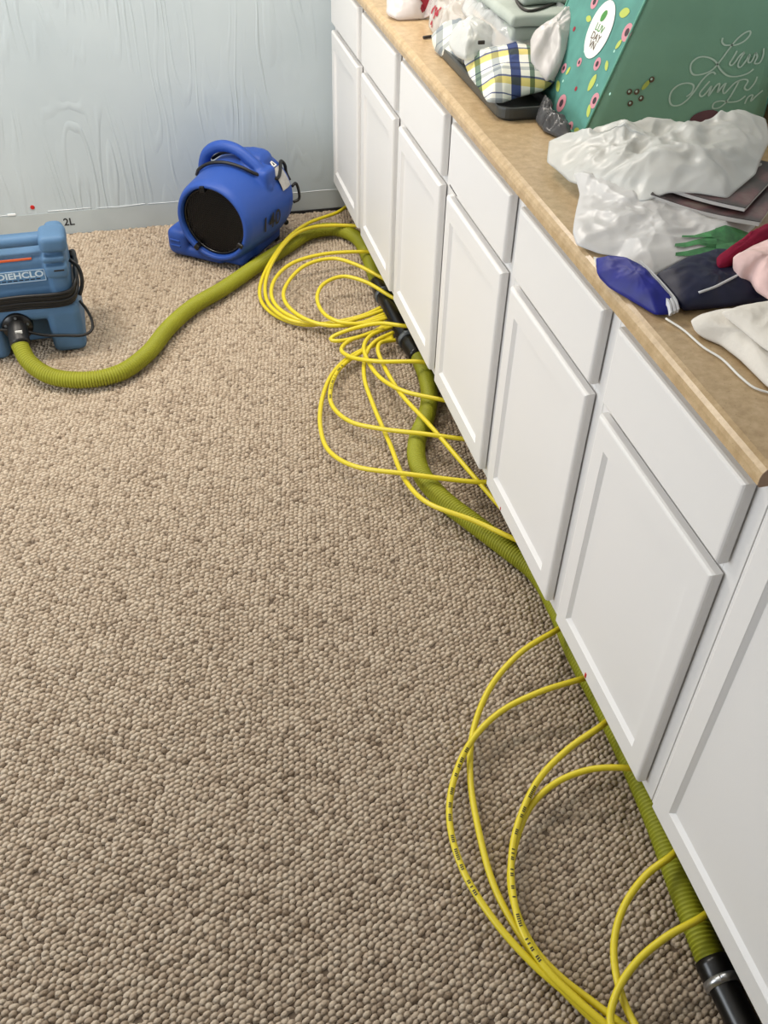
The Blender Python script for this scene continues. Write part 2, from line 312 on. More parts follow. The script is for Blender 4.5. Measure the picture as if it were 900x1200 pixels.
SCRIPT=[[(0.479,-1.734,1.104),(0.479,-1.734,1.097),(0.487,-1.734,1.090),(0.500,-1.734,1.089),(0.515,-1.734,1.089),(0.532,-1.734,1.096),(0.541,-1.734,1.108),(0.539,-1.734,1.114),(0.529,-1.734,1.112),(0.514,-1.734,1.101),(0.501,-1.734,1.083),(0.485,-1.734,1.057),(0.471,-1.734,1.041),(0.449,-1.734,1.034),(0.430,-1.734,1.035),(0.421,-1.734,1.045),(0.420,-1.734,1.058),(0.432,-1.734,1.068),(0.453,-1.734,1.068),(0.474,-1.734,1.059),(0.492,-1.734,1.041),(0.512,-1.734,1.028),(0.535,-1.734,1.025),(0.560,-1.734,1.030),(0.571,-1.734,1.038)],
[(0.520,-1.734,1.077),(0.515,-1.734,1.064),(0.510,-1.734,1.052),(0.515,-1.734,1.048),(0.521,-1.734,1.053),(0.530,-1.734,1.068),(0.538,-1.734,1.074)],
[(0.539,-1.734,1.073),(0.532,-1.734,1.059),(0.531,-1.734,1.047),(0.537,-1.734,1.043),(0.545,-1.734,1.052),(0.553,-1.734,1.069),(0.553,-1.734,1.053),(0.560,-1.734,1.052),(0.566,-1.734,1.071)],
[(0.566,-1.734,1.071),(0.572,-1.734,1.062),(0.569,-1.734,1.050),(0.581,-1.734,1.050),(0.585,-1.734,1.063),(0.582,-1.734,1.079)],
[(0.483,-1.734,1.032),(0.476,-1.734,1.037),(0.465,-1.734,1.033),(0.453,-1.734,1.020),(0.442,-1.734,1.000),(0.428,-1.734,0.982),(0.412,-1.734,0.973),(0.395,-1.734,0.975),(0.387,-1.734,0.987),(0.388,-1.734,1.003),(0.401,-1.734,1.015),(0.422,-1.734,1.018),(0.437,-1.734,1.012),(0.436,-1.734,0.998),(0.426,-1.734,0.990)],
[(0.473,-1.734,1.019),(0.464,-1.734,1.008),(0.456,-1.734,0.994),(0.462,-1.734,0.988),(0.471,-1.734,0.995),(0.480,-1.734,1.009),(0.478,-1.734,0.988),(0.491,-1.734,1.009),(0.498,-1.734,1.013),(0.498,-1.734,0.994),(0.507,-1.734,1.008),(0.513,-1.734,1.013),(0.510,-1.734,0.998),(0.515,-1.734,0.991),(0.525,-1.734,1.002)],
[(0.543,-1.734,1.015),(0.536,-1.734,0.994),(0.526,-1.734,0.974),(0.512,-1.734,0.962),(0.496,-1.734,0.962),(0.496,-1.734,0.972),(0.511,-1.734,0.976),(0.534,-1.734,0.972),(0.556,-1.734,0.974),(0.569,-1.734,0.983)],
[(0.525,-1.734,1.002),(0.536,-1.734,1.013),(0.556,-1.734,1.018),(0.565,-1.734,1.014),(0.561,-1.734,1.000),(0.571,-1.734,0.995),(0.583,-1.734,1.010),(0.585,-1.734,1.022)],
[(0.572,-1.734,0.966),(0.576,-1.734,0.980),(0.586,-1.734,0.984),(0.585,-1.734,0.970),(0.595,-1.734,0.981),(0.608,-1.734,0.992)]]
BAG_A=[(0.197,-1.734,0.912)]; BAG_B=[(0.222,-1.426,0.912)]
FLOWERS=[(0.1428,0.0310,0.0189),(0.0700,0.1396,0.0132),(0.0131,0.2199,0.0178),(0.0640,0.0059,0.0123),(0.0157,0.0807,0.0160),(0.1440,0.1201,0.0094),(0.1974,0.0905,0.0107),(0.1908,0.2330,0.0148)]
LEAVES=[(0.1893,0.0533,0.0128),(0.0567,0.1047,0.0162),(0.0553,0.2464,0.0161),(0.0316,0.1481,0.0100),(0.1744,0.0921,0.0085),(0.0312,0.0107,0.0101),(0.0203,0.0573,0.0120),(0.0239,0.1933,0.0100),(0.1845,0.1997,0.0106)]
DOTS=[(0.1098,0.0742,0.0052),(0.2269,0.1666,0.0054),(0.0328,0.1072,0.0030),(0.1433,0.1439,0.0031),(0.0280,0.1785,0.0030),(0.1770,0.0688,0.0032),(-0.0287,0.1102,0.0029)]
OVAL=[(0.1200,0.1948)] # [(0.16838845002684377, 0.23706166717616267), (0.08341826416497033, 0.15133420038558335), (0.16298181625044683, 0.16497400869345002), (0.08099261851658213, 0.21769555224850082)]
BERRIES=[(0.290,-1.734,1.008),(0.307,-1.734,1.007),(0.320,-1.734,0.993),(0.297,-1.734,0.984),(0.336,-1.734,1.030)]
GREENPRINTS=[[((0.128,-2.288),(0.123,-2.296)),((0.149,-2.286),(0.143,-2.297)),((0.173,-2.284),(0.168,-2.296)),((0.207,-2.281),(0.197,-2.305))],
[((0.120,-2.308),(0.117,-2.314)),((0.142,-2.307),(0.138,-2.318)),((0.171,-2.303),(0.166,-2.318)),((0.200,-2.299),(0.195,-2.317))],
[((0.149,-2.270),(0.146,-2.275)),((0.172,-2.271),(0.169,-2.280)),((0.200,-2.270),(0.196,-2.286)),((0.228,-2.266),(0.216,-2.293))],
[((0.210,-2.269),(0.185,-2.334)),((0.232,-2.264),(0.204,-2.329)),((0.258,-2.262),(0.232,-2.316)),((0.284,-2.264),(0.270,-2.294))],
[((0.135,-2.342),(0.134,-2.351)),((0.162,-2.329),(0.161,-2.341)),((0.190,-2.316),(0.187,-2.334))]]
BAND=[(0.042,-2.328,0.945),(0.044,-2.372,0.942),(0.045,-2.410,0.938),(0.044,-2.441,0.934),(0.040,-2.458,0.928)]

# ------------------------------------------------------------------ material set
M_WHITE = mat('cabinet_white_paint', rgb(226, 225, 224), 0.42, 0.45, bump=0.06, bump_scale=300)
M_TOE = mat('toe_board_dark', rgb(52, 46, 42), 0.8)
M_BODYBLUE = mat('blower_blue_plastic', rgb(42, 80, 164), 0.48, 0.4, bump=0.15, bump_scale=500)
M_STEEL = mat('machine_steel_blue_plastic', rgb(80, 114, 148), 0.55, 0.35, noise_amt=0.12, noise_scale=9, bump=0.2, bump_scale=400)
M_BLACK = mat('black_rubber', rgb(18, 18, 19), 0.45)
M_BLACKGLOSS = mat('black_plastic', rgb(14, 14, 15), 0.28)
M_GRILLE = mat('black_mesh_grille', rgb(20, 20, 22), 0.5)
M_HOSE = mat('olive_yellow_hose', rgb(142, 144, 32), 0.55, 0.35, noise_amt=0.1, noise_scale=6)
M_TUBE = mat('yellow_tubing', rgb(214, 196, 40), 0.36, 0.5)
M_PRINT = mat('black_print', rgb(40, 38, 20), 0.6)
M_CLAMP = mat('steel_clamp', rgb(190, 192, 195), 0.3, metal=0.9)
M_CLAMPGREY = mat('grey_clamp', rgb(90, 96, 100), 0.4)
M_LABELG = mat('grey_sticker', rgb(178, 176, 172), 0.5, noise_amt=0.12, noise_scale=60)
M_PAPERW = mat('white_sticker', rgb(235, 235, 230), 0.5)
M_TXTWHITE = mat('pale_lettering', rgb(205, 222, 235), 0.5)
M_LABELBLUE = mat('label_blue', rgb(84, 130, 172), 0.45)
M_ORANGE = mat('orange_strip', rgb(205, 90, 45), 0.5)
M_RED = mat('red_mark', rgb(190, 30, 26), 0.5)
M_INKSHADE = mat('black_ink_and_shade', rgb(32, 32, 34), 0.7)
M_TRAY = mat('dark_grey_tray', rgb(62, 65, 64), 0.35)
M_ENDCAP = mat('laminate_end', rgb(150, 122, 96), 0.5)
M_CEIL = mat('ceiling_paint', rgb(235, 233, 228), 0.9)
M_OTHERWALL = mat('room_paint', rgb(206, 212, 216), 0.85)
M_FRONTDARK = mat('front_wall_low_bounce', rgb(92, 80, 70), 0.7)  # unseen front wall, darkened to cut bounce from the camera side
M_FABWHITE = mat('white_towel', rgb(226, 221, 212), 0.9, 0.2, bump=0.3, bump_scale=200, sheen=0.2)
M_PINK = mat('pale_pink_cloth', rgb(228, 196, 192), 0.9, 0.2, noise_amt=0.1, noise_scale=40, sheen=0.2)
M_MAROON = mat('maroon_cloth', rgb(130, 22, 52), 0.85, 0.2)
M_BLUESATIN = mat('royal_blue_satin', rgb(26, 34, 128), 0.5, 0.4, noise_amt=0.2, noise_scale=30)
M_NAVY = mat('navy_pack', rgb(14, 20, 52), 0.5, 0.4, noise_amt=0.25, noise_scale=25)
M_BEDDING = mat('grey_green_bedding', rgb(168, 176, 168), 0.9, noise_amt=0.08, noise_scale=20)
M_ZIP = mat('dark_zip', rgb(44, 38, 34), 0.6)
M_BAGGREEN = mat('sage_green_bag', rgb(130, 176, 152), 0.6, 0.3, noise_amt=0.08, noise_scale=7, bump=0.15, bump_scale=700)
M_BAGTEAL = mat('teal_gusset', rgb(88, 146, 136), 0.6, 0.3, noise_amt=0.12, noise_scale=25)
M_PIPING = mat('bag_piping', rgb(104, 168, 146), 0.6)
M_SCRIPT = mat('pale_script', rgb(196, 222, 208), 0.6)
M_FLOWER = mat('print_pink', rgb(206, 140, 152), 0.6)
M_FLDARK = mat('print_dark', rgb(62, 44, 52), 0.6)
M_LEAF = mat('print_lime', rgb(182, 196, 92), 0.6)
M_LEAFG = mat('print_green', rgb(72, 142, 66), 0.6)
M_DOT = mat('print_pale', rgb(170, 220, 206), 0.6)
M_BERRY = mat('print_berry', rgb(96, 78, 62), 0.6)
M_PAGES = mat('magazine_pages', rgb(196, 194, 190), 0.7)
M_GREENPRINT = mat('green_print', rgb(70, 138, 84), 0.5, noise_amt=0.3, noise_scale=60)
M_DIMFLOWER = mat('dim_flower_print', rgb(112, 76, 84), 0.6)
M_REDPRINT = mat('red_print', rgb(150, 22, 46), 0.5)
M_WHITETAG = mat('white_tag', rgb(210, 212, 216), 0.5)
F_WHITE = film('white_bag_film', rgb(236, 236, 236), 0.08, 0.32)
F_DRAPE = film('milky_bag_film', rgb(232, 234, 232), 0.28, 0.3)
F_CLEAR = film('clear_bag_film', rgb(232, 234, 236), 0.56, 0.10)
F_PINKISH = film('pinkish_bag_film', rgb(236, 230, 228), 0.1, 0.3)

def carpet_mat():
    m = bpy.data.materials.new('berber_loop_pile'); m.use_nodes = True; nt = m.node_tree
    b = nt.nodes['Principled BSDF']; b.inputs['Roughness'].default_value = 0.95; b.inputs['Specular IOR Level'].default_value = 0.1
    b.inputs['Sheen Weight'].default_value = 0.15
    at = nt.nodes.new('ShaderNodeAttribute'); at.attribute_name = 'tint'
    r = nt.nodes.new('ShaderNodeValToRGB'); cr = r.color_ramp
    cr.elements[0].position = 0.0; cr.elements[0].color = rgb(154, 134, 112)
    cr.elements[1].position = 1.0; cr.elements[1].color = rgb(242, 224, 200)
    e = cr.elements.new(0.12); e.color = rgb(196, 174, 150)
    e = cr.elements.new(0.45); e.color = rgb(222, 201, 176)
    nt.links.new(at.outputs['Fac'], r.inputs['Fac'])
    tc = nt.nodes.new('ShaderNodeTexCoord'); n = nt.nodes.new('ShaderNodeTexNoise'); n.inputs['Scale'].default_value = 420; n.inputs['Detail'].default_value = 4; n.inputs['Roughness'].default_value = 0.7
    nt.links.new(tc.outputs['Object'], n.inputs['Vector'])
    mx = nt.nodes.new('ShaderNodeMix'); mx.data_type = 'RGBA'; mx.blend_type = 'MULTIPLY'; mx.inputs[0].default_value = 0.4
    r2 = nt.nodes.new('ShaderNodeValToRGB'); r2.color_ramp.elements[0].position = 0.3; r2.color_ramp.elements[1].position = 0.65
    r2.color_ramp.elements[0].color = (0.48, 0.45, 0.42, 1)
    nt.links.new(n.outputs['Fac'], r2.inputs['Fac'])
    nt.links.new(r.outputs['Color'], mx.inputs[6]); nt.links.new(r2.outputs['Color'], mx.inputs[7])
    nt.links.new(mx.outputs[2], b.inputs['Base Color'])
    bp = nt.nodes.new('ShaderNodeBump'); bp.inputs['Strength'].default_value = 1.0; bp.inputs['Distance'].default_value = 0.005
    nt.links.new(n.outputs['Fac'], bp.inputs['Height']); nt.links.new(bp.outputs['Normal'], b.inputs['Normal'])
    return m
M_CARPET = carpet_mat()
M_BACKING = mat('carpet_backing', rgb(104, 90, 76), 0.95)

def wall_mat():
    m = bpy.data.materials.new('painted_plywood'); m.use_nodes = True; nt = m.node_tree
    b = nt.nodes['Principled BSDF']; b.inputs['Roughness'].default_value = 0.5
    tc = nt.nodes.new('ShaderNodeTexCoord')
    mp = nt.nodes.new('ShaderNodeMapping'); mp.inputs['Scale'].default_value = (5.0, 1, 0.8)
    nt.links.new(tc.outputs['Object'], mp.inputs['Vector'])
    n = nt.nodes.new('ShaderNodeTexNoise'); n.inputs['Scale'].default_value = 1.0; n.inputs['Detail'].default_value = 2.5; n.inputs['Roughness'].default_value = 0.45
    nt.links.new(mp.outputs[0], n.inputs['Vector'])
    mu = nt.nodes.new('ShaderNodeMath'); mu.operation = 'MULTIPLY'; mu.inputs[1].default_value = 95
    nt.links.new(n.outputs['Fac'], mu.inputs[0])
    sn = nt.nodes.new('ShaderNodeMath'); sn.operation = 'SINE'; nt.links.new(mu.outputs[0], sn.inputs[0])
    pw = nt.nodes.new('ShaderNodeMapRange'); pw.inputs[1].default_value = 0.25; pw.inputs[2].default_value = 1.0
    nt.links.new(sn.outputs[0], pw.inputs[0])
    # patches where the grain stands out
    n2 = nt.nodes.new('ShaderNodeTexNoise'); n2.inputs['Scale'].default_value = 3.0
    nt.links.new(tc.outputs['Object'], n2.inputs['Vector'])
    rr = nt.nodes.new('ShaderNodeValToRGB'); rr.color_ramp.elements[0].position = 0.42; rr.color_ramp.elements[1].position = 0.62
    nt.links.new(n2.outputs['Fac'], rr.inputs['Fac'])
    m2 = nt.nodes.new('ShaderNodeMath'); m2.operation = 'MULTIPLY'
    nt.links.new(pw.outputs[0], m2.inputs[0]); nt.links.new(rr.outputs['Color'], m2.inputs[1])
    bp = nt.nodes.new('ShaderNodeBump'); bp.inputs['Strength'].default_value = 0.75; bp.inputs['Distance'].default_value = 0.0030
    nt.links.new(m2.outputs[0], bp.inputs['Height']); nt.links.new(bp.outputs['Normal'], b.inputs['Normal'])
    n3 = nt.nodes.new('ShaderNodeTexNoise'); n3.inputs['Scale'].default_value = 2.2; n3.inputs['Detail'].default_value = 5
    nt.links.new(tc.outputs['Object'], n3.inputs['Vector'])
    cr = nt.nodes.new('ShaderNodeValToRGB'); cr.color_ramp.elements[0].position = 0.3; cr.color_ramp.elements[1].position = 0.7
    cr.color_ramp.elements[0].color = rgb(178, 189, 194); cr.color_ramp.elements[1].color = rgb(190, 200, 204)
    nt.links.new(n3.outputs['Fac'], cr.inputs['Fac']); nt.links.new(cr.outputs['Color'], b.inputs['Base Color'])
    return m
M_WALL = wall_mat()
M_WALLLOW = mat('bare_wall_strip', rgb(178, 186, 187), 0.7, noise_amt=0.06, noise_scale=6)
M_RIDGE = mat('torn_white_paint', rgb(232, 236, 238), 0.6)

def counter_mat():
    m = bpy.data.materials.new('speckled_beige_laminate'); m.use_nodes = True; nt = m.node_tree
    b = nt.nodes['Principled BSDF']; b.inputs['Roughness'].default_value = 0.28; b.inputs['Specular IOR Level'].default_value = 0.5
    tc = nt.nodes.new('ShaderNodeTexCoord')
    n = nt.nodes.new('ShaderNodeTexNoise'); n.inputs['Scale'].default_value = 45; n.inputs['Detail'].default_value = 8; n.inputs['Roughness'].default_value = 0.7
    nt.links.new(tc.outputs['Object'], n.inputs['Vector'])
    r = nt.nodes.new('ShaderNodeValToRGB'); cr = r.color_ramp
    cr.elements[0].position = 0.28; cr.elements[0].color = rgb(164, 138, 102)
    cr.elements[1].position = 0.72; cr.elements[1].color = rgb(204, 180, 144)
    e = cr.elements.new(0.5); e.color = rgb(186, 160, 122)
    nt.links.new(n.outputs['Fac'], r.inputs['Fac'])
    v = nt.nodes.new('ShaderNodeTexVoronoi'); v.inputs['Scale'].default_value = 110
    nt.links.new(tc.outputs['Object'], v.inputs['Vector'])
    r2 = nt.nodes.new('ShaderNodeValToRGB'); r2.color_ramp.elements[0].position = 0.06; r2.color_ramp.elements[0].color = (0.42, 0.36, 0.3, 1); r2.color_ramp.elements[1].position = 0.14
    nt.links.new(v.outputs['Distance'], r2.inputs['Fac'])
    mx = nt.nodes.new('ShaderNodeMix'); mx.data_type = 'RGBA'; mx.blend_type = 'MULTIPLY'; mx.inputs[0].default_value = 0.55
    nt.links.new(r.outputs['Color'], mx.inputs[6]); nt.links.new(r2.outputs['Color'], mx.inputs[7])
    nt.links.new(mx.outputs[2], b.inputs['Base Color'])
    return m
M_COUNTER = counter_mat()

def plaid_mat(nm, plain=False):
    m = bpy.data.materials.new(nm); m.use_nodes = True; nt = m.node_tree
    b = nt.nodes['Principled BSDF']; b.inputs['Roughness'].default_value = 0.9
    tc = nt.nodes.new('ShaderNodeTexCoord')
    mp = nt.nodes.new('ShaderNodeMapping'); mp.inputs['Rotation'].default_value = (0, 0, 0.25); mp.inputs['Scale'].default_value = (1, 1, 1)
    nt.links.new(tc.outputs['Object'], mp.inputs['Vector'])
    sp = nt.nodes.new('ShaderNodeSeparateXYZ'); nt.links.new(mp.outputs[0], sp.inputs[0])
    def stripes(out, period, stops):
        a = nt.nodes.new('ShaderNodeMath'); a.operation = 'MULTIPLY'; a.inputs[1].default_value = 1/period; nt.links.new(out, a.inputs[0])
        f = nt.nodes.new('ShaderNodeMath'); f.operation = 'FRACT'; nt.links.new(a.outputs[0], f.inputs[0])
        r = nt.nodes.new('ShaderNodeValToRGB'); r.color_ramp.interpolation = 'CONSTANT'
        r.color_ramp.elements[0].position = 0; r.color_ramp.elements[0].color = stops[0][1]
        r.color_ramp.elements[1].position = stops[1][0]; r.color_ramp.elements[1].color = stops[1][1]
        for p, c in stops[2:]:
            e = r.color_ramp.elements.new(p); e.color = c
        nt.links.new(f.outputs[0], r.inputs['Fac']); return r.outputs['Color']
    W = rgb(238, 238, 232); Bl = rgb(60, 76, 130); Y = rgb(224, 206, 108); G = rgb(110, 132, 118); Gy = rgb(176, 182, 186)
    ad = nt.nodes.new('ShaderNodeMath'); ad.operation = 'ADD'
    nt.links.new(sp.outputs['Y'], ad.inputs[0]); nt.links.new(sp.outputs['Z'], ad.inputs[1])
    if plain: Bl = Y = G = Gy
    c1 = stripes(sp.outputs['X'], 0.115, [(0, W), (0.18, Bl), (0.38, W), (0.56, G), (0.66, W), (0.86, Gy)])
    c2 = stripes(ad.outputs[0], 0.13, [(0, W), (0.2, Y), (0.42, Bl), (0.48, W), (0.66, Gy), (0.78, W), (0.9, Bl), (0.94, W)])
    mx = nt.nodes.new('ShaderNodeMix'); mx.data_type = 'RGBA'; mx.blend_type = 'MULTIPLY'; mx.inputs[0].default_value = 0.9
    nt.links.new(c1, mx.inputs[6]); nt.links.new(c2, mx.inputs[7]); nt.links.new(mx.outputs[2], b.inputs['Base Color'])
    return m
M_PLAID = plaid_mat('plaid_cloth'); M_STRIPE = plaid_mat('grey_striped_cloth', True)

def cover_mat():
    m = bpy.data.materials.new('dark_magazine_cover'); m.use_nodes = True; nt = m.node_tree
    b = nt.nodes['Principled BSDF']; b.inputs['Roughness'].default_value = 0.3
    tc = nt.nodes.new('ShaderNodeTexCoord'); n = nt.nodes.new('ShaderNodeTexNoise'); n.inputs['Scale'].default_value = 13; n.inputs['Detail'].default_value = 5
    nt.links.new(tc.outputs['Object'], n.inputs['Vector'])
    r = nt.nodes.new('ShaderNodeValToRGB'); cr = r.color_ramp
    cr.elements[0].position = 0.35; cr.elements[0].color = rgb(40, 36, 36)
    cr.elements[1].position = 0.75; cr.elements[1].color = rgb(122, 112, 104)
    e = cr.elements.new(0.52); e.color = rgb(66, 54, 54)
    e = cr.elements.new(0.62); e.color = rgb(98, 66, 68)
    nt.links.new(n.outputs['Fac'], r.inputs['Fac']); nt.links.new(r.outputs['Color'], b.inputs['Base Color'])
    return m
M_COVER = cover_mat()

# ------------------------------------------------------------------ room shell
XL, XR, YF, ZC = -2.8, 0.68, -4.9, 2.2
def struct(name, m, *boxes):
    bm = bmesh.new()
    for b in boxes: box(bm, *b)
    o = obj(name, bm, m); o['kind'] = 'structure'; return o
struct('floor', M_BACKING, (XL, XR, YF, 0, -0.08, -0.007))
wall = struct('wall_back', M_WALL, (XL-0.1, XR+0.1, 0, 0.1, -0.08, ZC))
struct('wall_right', M_OTHERWALL, (XR, XR+0.1, YF, 0, -0.08, ZC))
struct('wall_left', M_OTHERWALL, (XL-0.1, XL, YF, 0, -0.08, 0.5), (XL-0.1, XL, YF, 0, 1.6, ZC), (XL-0.1, XL, YF, -3.15, 0.5, 1.6), (XL-0.1, XL, -1.45, 0, 0.5, 1.6))
added_win = struct('added_window_1', M_PAPERW, (XL-0.06, XL+0.02, -3.2, -3.1, 0.45, 1.65), (XL-0.06, XL+0.02, -1.5, -1.4, 0.45, 1.65),  # unseen window added around the left fill light
             (XL-0.06, XL+0.02, -3.2, -1.4, 0.45, 0.55), (XL-0.06, XL+0.02, -3.2, -1.4, 1.55, 1.65), (XL-0.05, XL, -2.32, -2.28, 0.5, 1.6))
struct('wall_front', M_FRONTDARK, (XL-0.1, XR+0.1, YF-0.1, YF, -0.08, ZC))
struct('ceiling', M_CEIL, (XL-0.1, XR+0.1, YF-0.1, 0.1, ZC, ZC+0.08))
# lower strip of the wall where the baseboard was pulled off: bare strip and torn paint ridge
bm = bmesh.new(); box(bm, XL, 0.10, -0.0012, 0.001, -0.006, 0.083)
obj('bare_strip', bm, M_WALLLOW, wall)
rs = random.Random(3)
def ridge(x0, x1, z0):
    bm = bmesh.new(); n = max(2, int((x1-x0)/0.012)); prev = None
    for i in range(n+1):
        x = x0+(x1-x0)*i/n; z = z0+0.004*noise.noise(Vector((x*9, 0, 1)))
        w = 0.0008+0.0016*max(0, noise.noise(Vector((x*14, 3, 2)))) if 0 < i < n else 0.0003
        d = 0.002+0.002*abs(noise.noise(Vector((x*25, 8, 2))))
        cur = [bm.verts.new((x, -0.0005, z-w)), bm.verts.new((x, -d, z)), bm.verts.new((x, -0.0005, z+w))]
        if prev:
            for a in range(2): bm.faces.new((prev[a], cur[a], cur[a+1], prev[a+1]))
        prev = cur
    return obj('torn_paint_edge', bm, M_RIDGE, wall)
for x0, x1, z in ((-2.0, -1.21, 0.090), (-1.09, -0.93, 0.091), (-0.91, -0.73, 0.088), (-0.72, -0.57, 0.087), (-0.55, -0.35, 0.084), (-0.3, 0.05, 0.082)): ridge(x0, x1, z)
bm = bmesh.new(); box(bm, -1.235, -1.205, -0.004, 0.0, 0.086, 0.094, 0.0015); obj('paint_flake', bm, M_RIDGE, wall)
bm = bmesh.new(); lathe(bm, [(0.0, 0.0085), (0.003, 0.007), (0.0035, 0)], Matrix.Translation((-1.1406, 0, 0.111)) @ Matrix.Rotation(PI/2, 4, 'X'), 12)
obj('red_mark', bm, M_RED, wall)
text_obj('handwritten_number', '2L', 0.04, M_INKSHADE, wall, lambda u, v: (-1.022+u, -0.002, 0.042+v), 0.0008)
# dark gap under the wall panel by the cabinets
bm = bmesh.new(); box(bm, -0.28, 0.12, -0.006, -0.0013, -0.006, 0.007); obj('dark_gap', bm, M_INKSHADE, wall)

# carpet loops (uncountable pile): one mesh
def carpet():
    du, dv, ang0 = 0.0140, 0.0099, 0.44
    rng = np.random.default_rng(5)
    us = np.arange(-4.6, 3.2, du); vs = np.arange(-5.2, 2.2, dv)
    U, V0 = np.meshgrid(us, vs)
    U = U+((np.arange(len(vs)) % 2)*0.5+rng.uniform(-0.12, 0.12, len(vs)))[:, None]*du
    # the weave wanders a little
    V0 = V0+0.0022*np.sin(U*8.0)+0.0012*np.sin(U*21+V0*7)
    U = U.ravel()+rng.normal(0, 0.0014, U.size); V0 = V0.ravel()+rng.normal(0, 0.0008, V0.size)
    X = U*np.cos(ang0)-V0*np.sin(ang0); Y = U*np.sin(ang0)+V0*np.cos(ang0)
    keep = (X > -2.1) & (X < 0.10) & (Y > -4.2) & (Y < -0.004) & (rng.random(X.size) > 0.003)
    X = X[keep]; Y = Y[keep]
    N = X.size
    seg = 7
    ang = np.arange(seg)*2*np.pi/seg
    rad = [1.0, 0.78]; hz = [-0.0075, -0.0014]
    tpl = [(r*np.cos(a+0.5*i), r*np.sin(a+0.5*i), 0.0) for i, r in enumerate(rad) for a in ang]+[(0, 0, 0)]
    tpl = np.array(tpl); zz = np.array([hz[0]]*seg+[hz[1]]*seg+[0.0])
    sx = 0.0094*rng.uniform(0.8, 1.15, N); sy = 0.0061*rng.uniform(0.85, 1.12, N); rot = ang0+rng.normal(0.06, 0.18, N); slope = rng.normal(-0.10, 0.14, N)
    hs = rng.uniform(-0.0024, 0.0002, N); hs[rng.random(N) < 0.03] -= 0.0022
    lx = tpl[None, :, 0]*sx[:, None]; ly = tpl[None, :, 1]*sy[:, None]
    c, s = np.cos(rot)[:, None], np.sin(rot)[:, None]
    V = np.empty((N, len(tpl), 3))
    V[:, :, 0] = X[:, None]+lx*c-ly*s; V[:, :, 1] = np.minimum(Y[:, None]+lx*s+ly*c, -0.0015); V[:, :, 2] = zz[None, :]+hs[:, None]+lx*slope[:, None]
    V[:, :seg, 2] = -0.0066
    F = []
    for i in range(seg):
        j = (i+1) % seg
        F += [(i, j, seg+j), (i, seg+j, seg+i), (seg+i, seg+j, 2*seg)]
    F = np.array(F); nv = len(tpl)
    T = (F[None]+(np.arange(N)*nv)[:, None, None]).reshape(-1, 3)
    me = bpy.data.meshes.new('carpet_pile')
    me.vertices.add(N*nv); me.vertices.foreach_set('co', V.reshape(-1).astype(np.float32))
    me.loops.add(T.size); me.loops.foreach_set('vertex_index', T.reshape(-1).astype(np.int32))
    me.polygons.add(len(T)); me.polygons.foreach_set('loop_start', (np.arange(len(T))*3).astype(np.int32))
    me.update(calc_edges=True)
    me.polygons.foreach_set('use_smooth', [True]*len(T))
    tint = rng.beta(2.6, 1.8, N); tint[rng.random(N) < 0.025] = 0.06
    a = me.attributes.new('tint', 'FLOAT', 'POINT'); a.data.foreach_set('value', np.repeat(tint, nv).astype(np.float32))
    o = link_mesh('carpet_pile', me, M_CARPET)
    tag(o, 'beige looped carpet pile covering the whole floor', 'carpet', kind='stuff')
carpet()

# ------------------------------------------------------------------ cabinets
PW, DW = 0.4668, 0.4099
ZB, ZT, ZE, ZD = 0.13, 0.684, 0.707, 0.860
TH = 0.019
def ringfaces(bm, rings):
    for A, B in zip(rings, rings[1:]):
        for k in range(4):
            j = (k+1) % 4; bm.faces.new((A[k], A[j], B[j], B[k]))
def rect(bm, x, y0, y1, z0, z1): return [bm.verts.new((x, y0, z0)), bm.verts.new((x, y1, z0)), bm.verts.new((x, y1, z1)), bm.verts.new((x, y0, z1))]
def edge_rings(bm, y0, y1, z0, z1, bev=0.007):
    return [rect(bm, x, y0+i, y1-i, z0+i, z1-i) for x, i in [(TH, 0.0), (bev, 0.0), (bev*0.45, bev*0.22), (bev*0.12, bev*0.58), (0.0, bev)]]
def drawer_front(y0, y1, z0, z1, parent):
    bm = bmesh.new(); R = edge_rings(bm, y0, y1, z0, z1); ringfaces(bm, R); bm.faces.new(R[-1]); bm.faces.new(R[0][::-1])
    return obj('drawer_front', bm, M_WHITE, parent)
def door(y0, y1, z0, z1, parent, sw=0.043, rw=0.053):
    bm = bmesh.new(); R = edge_rings(bm, y0, y1, z0, z1)
    R.append(rect(bm, 0.0, y0+sw, y1-sw, z0+rw, z1-rw))
    R.append(rect(bm, 0.0012, y0+sw+0.001, y1-sw-0.001, z0+rw+0.001, z1-rw-0.001))
    R.append(rect(bm, 0.0075, y0+sw+0.008, y1-sw-0.008, z0+rw+0.009, z1-rw-0.009))
    R.append(rect(bm, TH-0.002, y0+sw+0.008, y1-sw-0.008, z0+rw+0.009, z1-rw-0.009))
    ringfaces(bm, R+[R[0]])
    d = obj('door', bm, M_WHITE, parent)
    bm = bmesh.new(); box(bm, 0.0075, 0.0145, y0+sw+0.006, y1-sw-0.006, z0+rw+0.007, z1-rw-0.007)
    obj('panel', bm, M_WHITE, d)
    return d
XF, XB = 0.0228, 0.66
